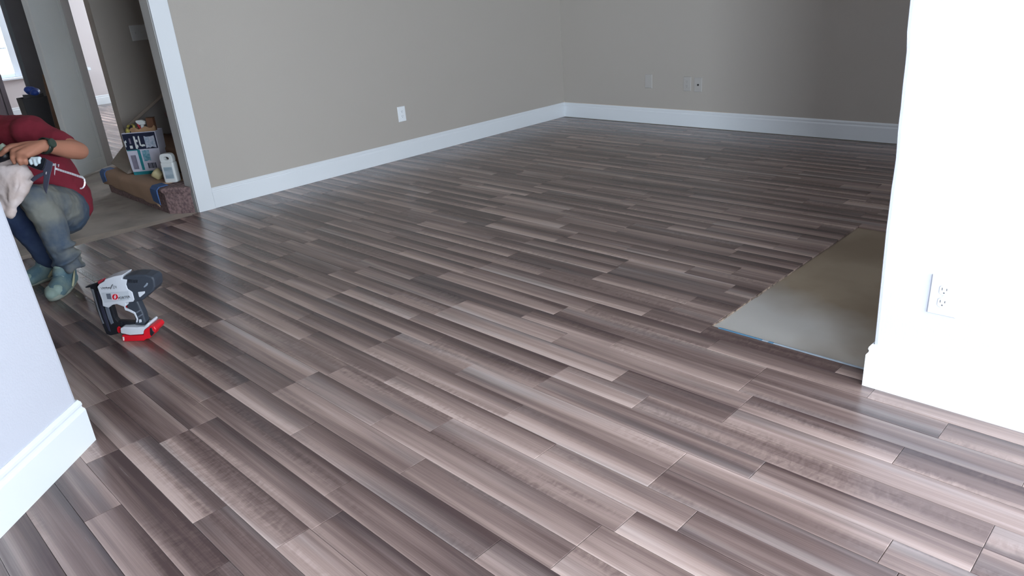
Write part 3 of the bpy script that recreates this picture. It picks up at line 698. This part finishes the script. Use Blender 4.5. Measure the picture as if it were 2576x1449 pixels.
# folded paper left of the pail
pp = thing('paper_bag', 'crumpled taupe paper bag behind the left side of the printed pail', 'bag', (1.87, 6.12, ZS))
pa_ = onpl(305, 408, (0, 0, ZS), up_)
mb = MB(); mb.loft([[(1.90, 6.36, ZS+.03), (1.84, 6.34, ZS+.045), (1.83, 5.98, ZS+.0), (1.95, 5.95, ZS)], [(1.92, 6.33, ZS+.05), (1.88, 6.28, ZS+.11), (1.90, 5.99, ZS+.07), (1.97, 5.96, ZS+.06)], [(1.98, 6.22, ZS+.16), (1.95, 6.18, ZS+.21), (1.96, 6.02, ZS+.16), (1.99, 5.99, ZS+.14)]])
mb.build('bag_body', mat('taupe_paper', (150, 140, 130), .85, bump=.6, bscale=14), pp, bevel=.01)

# ------------------------------------------------------------------ nail gun
gO = onpl(352, 849, (0, 0, 0), up_); gd = Vector((.64, -.768, 0)).normalized(); gn = Vector((-.768, -.64, 0))
if gn.dot(CAM-gO) < 0: gn = -gn
ng = thing('nail_gun', 'cordless nail gun with grey, black and red housing standing on the plank floor', 'nail gun', gO)
def G(X, Y):                       # crop pixel -> point in the gun's plane
    return onpl(190+X*240/1656, 660+Y*210/1449, gO, gn)
def gp(name, pts, t0, t1, m, par, bev=.003, seg=2, smooth=False):
    P_ = [G(*p) for p in pts]
    P_ = [Vector((p.x, p.y, max(p.z, .0005))) for p in P_]
    return MB().loft([[p+gn*t0 for p in P_], [p+gn*t1 for p in P_]]).build(name, m, par, bevel=bev, seg=seg, smooth=smooth)
M_gw = mat('light_grey_gun_plastic', (200, 204, 212), .4); M_gd = mat('charcoal_gun_rubber', (52, 58, 68), .55, bump=.1)
M_gb = mat('black_gun_plastic', (28, 30, 36), .4); M_gr = mat('red_gun_plastic', (206, 24, 40), .35); M_gs = mat('gun_steel', (150, 156, 164), .3, metal=.7); M_gm = mat('mid_grey_gun_plastic', (96, 102, 114), .5)
gp('motor_housing', [(885, 215), (960, 185), (1100, 165), (1280, 170), (1400, 200), (1440, 250), (1450, 380), (1420, 450), (1300, 540), (1240, 600), (1120, 635), (1060, 640), (1040, 560), (960, 420), (900, 260)], -.036, .034, M_gd, ng, .014, 4)
gp('housing', [(465, 370), (500, 320), (580, 275), (600, 240), (740, 190), (900, 160), (915, 165), (885, 235), (975, 245), (960, 330), (985, 405), (1065, 460), (1100, 590), (1080, 625), (950, 640), (965, 690), (930, 715), (800, 665), (720, 680), (660, 730), (560, 700), (545, 600)], -.030, .037, M_gw, ng, .008, 3)
gp('vent_inset', [(1160, 460), (1280, 445), (1280, 480), (1200, 550), (1180, 540)], .030, .0365, M_gw, ng, .002)
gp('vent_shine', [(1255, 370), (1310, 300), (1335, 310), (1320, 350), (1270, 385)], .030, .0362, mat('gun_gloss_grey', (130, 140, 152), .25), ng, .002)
for k in range(8): gp('vent_rib', [(990+k*22, 240+2*k), (998+k*22, 240+2*k), (1000+k*22, 300), (992+k*22, 300)], .032, .0362, M_gb, ng, .0004)
gp('handle', [(965, 660), (1100, 630), (1130, 680), (1180, 790), (1215, 870), (1240, 960), (1260, 1010), (1240, 1070), (1060, 1060), (1070, 960), (1050, 880), (1000, 820), (930, 760), (920, 700)], -.019, .019, M_gd, ng, .008, 3)
gp('handle_band', [(1085, 835), (1170, 785), (1185, 800), (1105, 855)], .0165, .0205, M_gm, ng, .001); gp('handle_band', [(1120, 905), (1205, 850), (1212, 880), (1135, 930)], .0165, .0205, M_gm, ng, .001)
gp('handle_trim', [(900, 760), (940, 775), (1000, 790), (1080, 835), (1130, 950), (1115, 1010), (1095, 1000), (1105, 950), (1060, 860), (990, 825), (905, 795), (880, 700), (905, 700)], .012, .0212, M_gw, ng, .001)
gp('handle_button', [(1140, 960), (1185, 955), (1190, 1005), (1145, 1015)], .0165, .021, M_gw, ng, .002)
gp('trigger', [(862, 700), (890, 700), (905, 795), (880, 790), (858, 745)], -.007, .007, M_gr, ng, .002)
gp('magazine', [(270, 400), (400, 370), (470, 380), (540, 700), (650, 735), (715, 960), (760, 1010), (830, 1010), (850, 1200), (640, 1250), (560, 1230), (490, 1060), (390, 800), (330, 580)], -.014, .012, M_gb, ng, .003)
gp('magazine_rail', [(300, 440), (340, 450), (380, 600), (430, 780), (490, 960), (525, 1040), (500, 1045), (440, 880), (370, 650), (325, 530)], .010, .0145, M_gs, ng, .001)
gp('magazine_rail', [(530, 690), (600, 740), (640, 880), (690, 1030), (650, 1055), (600, 950), (560, 820)], .010, .0150, M_gm, ng, .001)
gp('magazine_rail', [(400, 480), (440, 500), (500, 720), (560, 900), (640, 1180), (600, 1160), (520, 950), (450, 720)], .010, .0140, mat('dark_blue_grey_plastic', (48, 50, 66), .4), ng, .001)
gp('nose', [(190, 410), (270, 385), (400, 340), (420, 380), (300, 420), (200, 430)], -.010, .010, M_gb, ng, .002)
gp('nose_latch', [(410, 350), (420, 310), (500, 275), (515, 300), (470, 340), (450, 370)], -.008, .012, mat('faded_red_plastic', (196, 60, 78), .5), ng, .002)
gp('magazine_latch', [(750, 1110), (780, 1085), (830, 1120), (825, 1160), (790, 1210), (755, 1170)], -.008, .016, M_gr, ng, .003)
gp('belt_arm', [(765, 1000), (1080, 1020), (1090, 1055), (860, 1080), (800, 1050)], -.012, .010, M_gb, ng, .002)
gp('battery_mount', [(850, 1085), (900, 1065), (1120, 1070), (1260, 1055), (1330, 985), (1365, 1010), (1340, 1060), (1270, 1110), (1250, 1190), (1020, 1205), (860, 1170)], -.036, .036, M_gw, ng, .006, 3)
gp('battery', [(885, 1200), (1020, 1215), (1255, 1200), (1262, 1120), (1345, 1060), (1370, 1040), (1440, 1050), (1475, 1100), (1460, 1150), (1390, 1180), (1370, 1250), (1280, 1275), (1275, 1310), (930, 1315), (890, 1290)], -.037, .038, M_gr, ng, .006, 3)
gp('battery_latch', [(1370, 1080), (1400, 1060), (1420, 1110), (1450, 1150), (1400, 1215), (1375, 1180)], .030, .040, M_gb, ng, .002)
gp('battery_shine', [(900, 1225), (930, 1225), (935, 1290), (910, 1290)], .036, .0388, mat('battery_shine_white', (225, 215, 215), .3), ng, .001)  # highlight on the red battery painted as a pale plate
# label print
lb = gp('label_panel', [(540, 470), (1000, 440), (1020, 590), (590, 640)], .0368, .0376, mat('silver_label', (182, 188, 196), .4), ng, 0)
gp('label_block', [(620, 485), (695, 480), (715, 580), (640, 575)], .0372, .0380, M_gm, lb if False else ng, 0)
def disc(X, Y, r, m, nm, t=.0384):
    pts = [(X+r*math.cos(k*math.pi/12), Y+r*1.02*math.sin(k*math.pi/12)) for k in range(24)]
    return gp(nm, pts, .0376, t, m, ng, 0)
gp('logo_tile', [(705, 490), (830, 480), (845, 590), (725, 600)], .0374, .0380, mat('pink_white_label', (214, 190, 200), .4), ng, 0)
disc(775, 538, 48, M_gr, 'logo_disc'); gp('logo_mark', [(775, 500), (790, 505), (782, 532), (800, 530), (775, 578), (765, 574), (770, 548), (755, 548)], .0384, .0390, M_gw, ng, 0)
def text_obj(txt, p, ux, nn, size, m, par, nm='lettering'):
    cu_ = bpy.data.curves.new(nm, 'FONT'); cu_.body = txt; cu_.size = size; cu_.extrude = .0002
    tmp = bpy.data.objects.new(nm, cu_); C.objects.link(tmp); dg = bpy.context.evaluated_depsgraph_get(); dg.update()
    me = bpy.data.meshes.new_from_object(tmp.evaluated_get(dg)); bpy.data.objects.remove(tmp)
    o = bpy.data.objects.new(nm, me); C.objects.link(o); me.materials.clear(); me.materials.append(m)
    ux = ux.normalized(); nn = nn.normalized(); uy = nn.cross(ux)
    M_ = Matrix(((ux.x, uy.x, nn.x, p.x), (ux.y, uy.y, nn.y, p.y), (ux.z, uy.z, nn.z, p.z), (0, 0, 0, 1)))
    me.transform(M_); o.parent = par; o.matrix_parent_inverse = parent_inv(par); return o
pA, pB = G(832, 582), G(990, 560)
text_obj('PORTER', pA+gn*.0386, pB-pA, gn, .0155, M_gb, ng)
mb = MB()
scr = [[(530, 375), (550, 410), (565, 370), (585, 408), (600, 372)], [(610, 405), (625, 365), (640, 405)], [(650, 375), (655, 405), (670, 370), (685, 400)], [(700, 405), (735, 320), (745, 400)], [(760, 345), (765, 400), (790, 350), (800, 390)], [(690, 400), (720, 330)], [(560, 385), (700, 375)]]
for s_ in scr: mb.tube([G(*p)+gn*.0373 for p in s_], .0009, 5)
mb.build('marker_scrawl', M_gb, ng)

# ------------------------------------------------------------------ the worker
def limb(mb, pts, n=14):
    pts = [(Vector(p), r) for p, r in pts]; rings = []
    def ring(c, t, r, u, v): return [c+u*(r*math.cos(2*math.pi*k/n))+v*(r*math.sin(2*math.pi*k/n)) for k in range(n)]
    for i, (p, r) in enumerate(pts):
        mb.ball(p, r*.99, 2)
    for (p, r), (q_, s_) in zip(pts, pts[1:]):
        t = (q_-p)
        if t.length < 1e-4: continue
        t.normalize(); u = t.orthogonal().normalized(); v = t.cross(u)
        mb.loft([ring(p, t, r, u, v), ring(q_, t, s_, u, v)])
def skin(mb, name, m, parent, vox, smooth=6, disp=0, dscale=.08, fac=.5):
    o = mb.build(name, m, parent)
    r = o.modifiers.new('union', 'REMESH'); r.mode = 'VOXEL'; r.voxel_size = vox; r.use_smooth_shade = True
    s = o.modifiers.new('smooth', 'SMOOTH'); s.iterations = smooth; s.factor = fac
    if disp:
        tx = bpy.data.textures.new(name+'_folds', 'CLOUDS'); tx.noise_scale = dscale; tx.noise_depth = 2
        d = o.modifiers.new('folds', 'DISPLACE'); d.texture = tx; d.strength = disp; d.mid_level = .5; d.texture_coords = 'LOCAL'
    return o
def V(*a): return Vector(a)
person = thing('person', 'person crouching in a maroon T-shirt and dusty jeans, holding a caulking gun', 'person', (1.0, 4.45, 0))
M_skin = mat('skin', (176, 122, 100), .55, var=.05, vscale=8, spec=.35)
M_shirt = mat('maroon_cotton', (124, 30, 48), .9, var=.10, vscale=6, bump=.25, bscale=30)
def jeans_mat():
    m = mat('dusty_denim', (66, 82, 102), .9, rgb2=(128, 130, 124), vscale=5.5, bump=.5, bscale=26); return m
M_jean = jeans_mat()
M_jean2 = mat('clean_denim', (34, 50, 86), .9, rgb2=(58, 74, 106), vscale=7, bump=.5, bscale=26)
pel = at(146, 512, 4.10); hipL = at(158, 524, 4.03); hipR = at(112, 520, 4.16)
kneeL = at(86, 500, 3.66); ankL = V(.895, 4.235, .115); kneeR = V(.755, 4.50, .47); ankR = V(.875, 4.50, .10)
chest = at(42, 362, 3.86); neck = at(-18, 330, 3.76); head = V(.67, 4.41, .99)
shL = at(72, 330, 3.72); elL = at(200, 380, 3.68); wrL = at(108, 366, 3.45); shR = V(.78, 4.66, .82); elR = V(.66, 4.55, .56); wrR = V(.66, 4.33, .52)
hn = (at(40, 378, 3.42)-wrL).normalized()
body = MB()
limb(body, [(shL, .055), (shL.lerp(elL, .5), .050), (elL, .043), (elL.lerp(wrL, .3), .046), (elL.lerp(wrL, .75), .034), (wrL, .029)])
limb(body, [(shR, .055), (elR, .042), (elR.lerp(wrR, .3), .044), (wrR, .029)])
limb(body, [(pel, .13), (chest, .14), (neck, .062), (head-(head-neck)*.35, .056)])
limb(body, [(shL, .055), (at(30, 345, 3.84), .10), (shR, .055)])
limb(body, [(hipL, .085), (kneeL, .052), (ankL, .036)]); limb(body, [(hipR, .085), (kneeR, .052), (ankR, .036)])
# head with face, turned to the work
hf = V(-.80, -.35, -.45).normalized(); hu = V(-.35, -.15, .9); hu = (hu-hf*hu.dot(hf)).normalized(); hs = hf.cross(hu)
limb(body, [(head+hu*.03, .094), (head+hf*.02-hu*.02, .080), (head+hf*.045-hu*.075, .045)])
limb(body, [(head+hf*.088+hu*.012, .010), (head+hf*.112-hu*.02, .013)]); limb(body, [(head+hf*.088-hu*.052+hs*.018, .009), (head+hf*.092-hu*.052, .011), (head+hf*.088-hu*.052-hs*.018, .009)])
for s in (-1, 1):
    limb(body, [(head+hs*s*.09+hu*.015, .012), (head+hs*s*.094-hu*.02, .014), (head+hs*s*.088-hu*.035, .009)])
    limb(body, [(head+hf*.082+hs*s*.03+hu*.032, .012), (head+hf*.078+hs*s*.05+hu*.03, .009)])
# left hand: palm and five bent fingers lying over the gun's barrel
ray0 = (CAM-wrL).normalized()
hd = V(0, 0, -1); hside = None
kn0 = at(62, 376, 3.43)
body_palm = []
kn = [at(60, 394, 3.37), at(46, 388, 3.36), at(33, 381, 3.37), at(28, 370, 3.40)]     # little .. index knuckles
for k_ in kn: limb(body, [(wrL, .026), (wrL.lerp(k_, .5), .024), (k_, .0150)])
tips = [[at(63, 404, 3.345), at(66, 411, 3.355)], [at(48, 402, 3.335), at(52, 412, 3.345)], [at(32, 397, 3.34), at(36, 409, 3.35)], [at(14, 378, 3.38), at(0, 390, 3.39)]]
for k_, (m_, t_) in zip(kn, tips): limb(body, [(k_, .0140), (m_, .0125), (t_, .0105)])
limb(body, [(wrL.lerp(kn[3], .25), .017), (at(58, 366, 3.47), .014), (at(30, 366, 3.47), .012), (at(12, 374, 3.45), .010)])
# right hand holding the rag
rf = V(-.25, -.9, -.3).normalized()
for s in (-.03, -.01, .01, .03):
    k_ = wrR+rf*.085+V(.9, -.3, 0)*s*.9; limb(body, [(wrR, .024), (k_, .012), (k_+rf*.03+V(0, 0, -.02), .010), (k_+rf*.035+V(0, 0, -.045), .0085)])
limb(body, [(wrR, .02), (wrR+rf*.04+V(.045, 0, .01), .013), (wrR+rf*.075+V(.05, 0, -.005), .010)])
skin(body, 'body', M_skin, person, .0055, 4)
# eyes, hair
M_eye = mat('eye_white', (220, 215, 210), .3)
for s in (-1, 1): MB().ball(head+hf*.083+hs*s*.032+hu*.012, .011).build('eye', M_eye, person, smooth=True)
mb = MB(); limb(mb, [(head+hu*.045-hf*.012, .098), (head+hu*.02-hf*.03, .094), (head-hf*.055-hu*.03, .07)]); skin(mb, 'hair', mat('black_hair', (30, 25, 24), .7, bump=.6, bscale=120), person, .008, 2)
# T-shirt
mb = MB()
limb(mb, [(at(160, 500, 4.08), .140), (at(104, 425, 3.96), .150), (chest+V(.01, 0, -.0), .148), (at(20, 350, 3.84), .125), (neck-(neck-chest)*.1, .075)])
limb(mb, [(shL, .078), (at(30, 345, 3.84), .115), (shR, .078)])
limb(mb, [(at(172, 492, 4.10), .118), (at(181, 512, 4.12), .112), (at(176, 540, 4.12), .098)])
sle = shL.lerp(elL, .66)
limb(mb, [(shL, .085), (shL.lerp(elL, .35)+V(0, 0, -.012), .077), (sle+V(0, 0, -.004), .066)]); limb(mb, [(shR, .08), (shR.lerp(elR, .6), .068)])
skin(mb, 'shirt', M_shirt, person, .009, 8, .018, .09)
# jeans
mb = MB()
thL = at(160, 530, 4.0)
limb(mb, [(thL, .128), (thL.lerp(kneeL, .5)+V(0, 0, .0), .110), (kneeL, .076)])
limb(mb, [(kneeL, .073), (kneeL.lerp(ankL, .35)+V(.02, .01, 0), .074), (kneeL.lerp(ankL, .72), .060), (ankL.lerp(kneeL, .14), .056), (ankL.lerp(kneeL, .07), .054)])
for k in range(6): mb.lathe([(.030, -.011), (.060, -.010), (.069, 0), (.060, .010), (.030, .011)], ankL+V(.014*math.cos(k*2.2), .014*math.sin(k*2.2), +.0+k*.021), 20, (.25*math.cos(k*1.7), .25*math.sin(k*1.7), 1))
for k in range(7): limb(mb, [(ankL+V(.052*math.cos(k*.9-1.8), .052*math.sin(k*.9-1.8), -.006+.014*k), .024)])
limb(mb, [(pel, .13), (hipL+V(.0, 0, -.03), .12), (hipR+V(0, 0, -.03), .12)])
limb(mb, [(thL+V(.0, .02, -.0), .115), (hipR+V(.0, 0, -.03), .11)])
skin(mb, 'jeans', M_jean, person, .008, 6, .016, .06)
mb = MB()
limb(mb, [(hipR+V(-.01, 0, -.04), .112), (hipR.lerp(kneeR, .5), .098), (kneeR, .073), (kneeR.lerp(ankR, .35)+V(.01, .01, 0), .072), (ankR.lerp(kneeR, .2), .058), (ankR+V(-.005, 0, .01), .060)])
skin(mb, 'jeans_leg', M_jean2, person, .008, 5, .014, .06)
# shoes
M_sho = mat('grey_green_suede', (124, 146, 144), .75, rgb2=(84, 114, 128), vscale=14, bump=.3, bscale=90)
M_toe = mat('pale_toe_rubber', (150, 172, 164), .6, var=.08, vscale=16); M_str = mat('cream_stripe', (190, 190, 158), .6); M_sole = mat('shoe_sole', (150, 158, 148), .7, var=.08)
def shoe(toe, heel, tag_):
    toe = Vector(toe); heel = Vector(heel); f = (toe-heel).normalized(); toe = toe+f*.0; s = Vector((-f.y, f.x, 0)); L_ = (toe-heel).length
    mb = MB()
    P = lambda a, b, z: heel+f*(a*L_)+s*b+up_*z
    limb(mb, [(P(.10, 0, .066), .038), (P(.30, 0, .066), .041), (P(.52, 0, .056), .041), (P(.74, .0, .042), .040), (P(.90, -.004, .034), .032)])
    limb(mb, [(P(.10, 0, .034), .036), (P(.5, .016, .034), .033), (P(.80, .018, .032), .034)]); limb(mb, [(P(.5, -.016, .034), .033), (P(.80, -.020, .032), .033)])
    limb(mb, [(P(.12, 0, .10), .038), (P(.30, 0, .108), .042), (P(.44, 0, .090), .038)])
    up_s = skin(mb, 'shoe', M_sho, person, .0055, 5)
    sm = []
    for z, e in ((.0005, -.004), (.008, 0), (.020, .001), (.024, -.004)):
        r_ = []
        for k in range(28):
            t = 2*math.pi*k/28; a = .5+.505*math.cos(t); w = (.034+.014*min(1, max(0, (a-.2)/.5)))*abs(math.sin(t))**.7
            r_.append(P(a, math.copysign(w+e*.5, math.sin(t)) if abs(math.sin(t)) > 1e-6 else 0, z)+f*(e*math.cos(t)))
        sm.append(r_)
    so = MB().loft(sm).build('sole', M_sole, person, smooth=True)
    mb = MB(); limb(mb, [(P(.82, .014, .038), .0335), (P(.82, -.014, .038), .0335), (P(.93, -.003, .034), .0310)]); skin(mb, 'toe_cap', M_toe, person, .005, 3)
    side = s if s.dot(CAM-heel) > 0 else -s
    mb = MB(); mb.tube([P(.52, 0, .022)+side*.050, P(.42, 0, .040)+side*.049, P(.30, 0, .060)+side*.045, P(.14, 0, .088)+side*.038], [.006, .011, .010, .004], 8, .35); mb.build('side_stripe', M_str, person, smooth=True)
    mb = MB()
    for k in range(5): mb.tube([P(.50+.055*k, -.030, .092-.009*k), P(.51+.055*k, 0, .108-.011*k), P(.50+.055*k, .030, .092-.009*k)], .003, 6)
    mb.build('laces', mat('lace_grey_'+tag_, (140, 160, 160), .8), person, smooth=True)
    mb = MB(); limb(mb, [(P(.40, 0, .118), .027), (P(.34, 0, .138), .024)]); mb.build('tongue', M_toe, person, smooth=True)
_t = onpl(132, 759, (0, 0, 0), up_); _h = onpl(196, 701, (0, 0, 0), up_); shoe(_t, _t+(_h-_t).normalized()*.285, 'l'); shoe((.70, 4.47, 0), (.95, 4.53, 0), 'r')
# watch
ax = (elL-wrL).normalized(); wc = wrL+ax*.012
M_wat = mat('olive_black_watch', (42, 50, 44), .4)
mb = MB(); u_ = ax.orthogonal().normalized(); v_ = ax.cross(u_)
mb.loft([[wc+ax*h+(u_*math.cos(2*math.pi*k/24)+v_*math.sin(2*math.pi*k/24))*r for k in range(24)] for r, h in ((.034, -.012), (.0385, -.010), (.0385, .010), (.034, .012))], cap=False)
wt = mb.build('watch', M_wat, person, smooth=True)
fd = (CAM-wc); fd = (fd-ax*fd.dot(ax)).normalized(); fd = (fd+V(0, 0, .5)).normalized(); fd = (fd-ax*fd.dot(ax)).normalized()
MB().lathe([(.022, 0), (.023, .004), (.021, .010), (.018, .011)], wc+fd*.036, 24, fd).build('watch_face', mat('watch_face_glass', (56, 70, 62), .15), wt, smooth=False)

# ------------------------------------------------------------------ caulking gun in hand
cgD = 3.40
def K(x, y, d=cgD): return at(x, y, d)
cg = thing('caulking_gun', 'dark caulking gun with a bright silver hooked rod in the crouching worker\'s hand', 'caulking gun', K(100, 410))
vd = (CAM-K(110, 430)).normalized()
M_cgg = mat('grey_cast_metal', (84, 86, 104), .4, metal=.3); M_cgd = mat('dark_navy_metal', (22, 24, 34), .4); M_rod = mat('bright_steel_rod', (236, 232, 238), .22, metal=.35)
def kp(name, pts, t, m, bev=.002, off=0):
    return MB().loft([[K(*p)+vd*(off-t/2) for p in pts], [K(*p)+vd*(off+t/2) for p in pts]]).build(name, m, cg, bevel=bev)
kp('cradle', [(73, 408), (80, 400), (98, 398), (112, 396), (118, 401), (112, 422), (106, 430), (86, 424), (68, 416)], .045, M_cgd, .006)
kp('handle', [(115, 399), (134, 409), (131, 425), (127, 440), (122, 466), (117, 488), (112, 480), (108, 470), (110, 440), (108, 428), (104, 424)], .020, M_cgg, .003)
kp('trigger', [(110, 432), (112, 440), (98, 448), (84, 458), (76, 452), (84, 444), (96, 438)], .014, M_cgg, .003)
kp('rivet', [(115, 432), (118, 432), (117, 439), (114, 438)], .025, M_rod, .001)
kp('rod_base', [(133, 411), (141, 412), (140, 418), (131, 417)], .016, M_rod, .001); kp('rod_base', [(143, 413), (146, 413), (146, 417), (142, 417)], .012, M_cgg, .001)
kp('thumb_plate', [(139, 410), (141, 412), (140, 424), (138, 442), (136, 438), (137, 422)], .022, M_rod, .0008); kp('pin', [(146, 413), (149, 413), (148, 421), (146, 420)], .014, M_rod, .0008)
rp = [(139, 424), (160, 431), (180, 437), (200, 444), (207, 446), (212, 450), (213.5, 458), (212.5, 466), (209, 472), (205, 474), (201, 474)]
rings = []
for i, p in enumerate(rp):
    a_ = K(*rp[max(i-1, 0)]); b2 = K(*rp[min(i+1, len(rp)-1)]); t = (b2-a_).normalized(); side = vd; nn_ = t.cross(side).normalized(); c_ = K(*p)
    w_ = .0048 if i < 5 else .003; rings.append([c_+nn_*w_+side*.005, c_-nn_*w_+side*.005, c_-nn_*w_-side*.005, c_+nn_*w_-side*.005])
MB().loft(rings).build('plunger_rod', M_rod, cg)
mb = MB(); 
for i in range(9):
    c_ = K(150+i*6, 428+i*1.95); mb.loft([[c_+(K(0, 1)-K(0, 0)).normalized()*dy+vd*(.0052) + (K(1, 0)-K(0, 0)).normalized()*dx for dx, dy in ((-.0006, -.0045), (.0006, -.0045), (.0006, .0045), (-.0006, .0045))], [c_+(K(0, 1)-K(0, 0)).normalized()*dy+vd*(.0057)+(K(1, 0)-K(0, 0)).normalized()*dx for dx, dy in ((-.0006, -.0045), (.0006, -.0045), (.0006, .0045), (-.0006, .0045))]])
mb.build('rod_notches', M_cgg, cg)
MB().tube([K(24, 384, 3.44), K(8, 394, 3.44), K(-30, 412, 3.44), K(-70, 430, 3.44)], .026, 16).build('cartridge', M_cgd, cg, smooth=True)
MB().tube([K(95, 405, 3.43), K(60, 395, 3.44), K(24, 384, 3.44)], .024, 16).build('barrel', M_cgd, cg, smooth=True)
MB().tube([K(12, 366, 3.46), K(-6, 380, 3.46), K(-30, 394, 3.46)], [.014, .018, .018], 14).build('nozzle_cap', mat('pale_green_white_plastic', (196, 208, 196), .5, rgb2=(130, 160, 130), vscale=30), cg, smooth=True)
mb = MB(); Ks = lambda x, y: K(x, y, 3.372)
limb(mb, [(Ks(76, 404), .008), (Ks(79, 412), .007)]); limb(mb, [(Ks(87, 402), .009), (Ks(90, 414), .0085)]); limb(mb, [(Ks(97, 401), .009), (Ks(98, 409), .008)]); limb(mb, [(Ks(80, 399), .008), (Ks(100, 398), .008)])
skin(mb, 'caulk_smear', mat('white_caulk', (206, 222, 230), .45), cg, .003, 2)

# ------------------------------------------------------------------ rag
rg = thing('rag', 'off-white crumpled rag hanging from the worker\'s other hand below the caulking gun', 'rag', at(40, 480, 3.50))
mb = MB(); Rr = random.Random(5)
outl = [(20, 400), (40, 420), (60, 435), (70, 455), (62, 480), (50, 500), (36, 515), (15, 500), (10, 470), (5, 440), (-20, 450), (-30, 480), (-10, 520), (20, 530), (30, 540), (35, 528)]
limb(mb, [(at(x-3, y, 3.455+.012*(k_ % 2)), .022) for k_, (x, y) in enumerate(outl)])
limb(mb, [(at(5, 420, 3.46), .04), (at(30, 440, 3.46), .05), (at(45, 468, 3.46), .045), (at(25, 495, 3.47), .04)]); limb(mb, [(at(50, 425, 3.45), .035), (at(66, 450, 3.46), .034), (at(52, 485, 3.47), .03)]); limb(mb, [(at(-20, 430, 3.48), .05), (at(-10, 480, 3.48), .05), (at(10, 520, 3.48), .035), (at(28, 545, 3.48), .016)])
for k in range(8):
    x0, y0 = Rr.uniform(0, 45), Rr.uniform(415, 440); limb(mb, [(at(x0, y0, 3.418), .010), (at(x0-3+Rr.uniform(-4, 4), y0+35, 3.412), .013), (at(x0-8+Rr.uniform(-4, 4), y0+66, 3.43), .010)])
skin(mb, 'cloth', mat('off_white_cotton', (232, 218, 216), .9, rgb2=(214, 196, 190), vscale=12, bump=.4, bscale=60), rg, .006, 16, .010, .05)
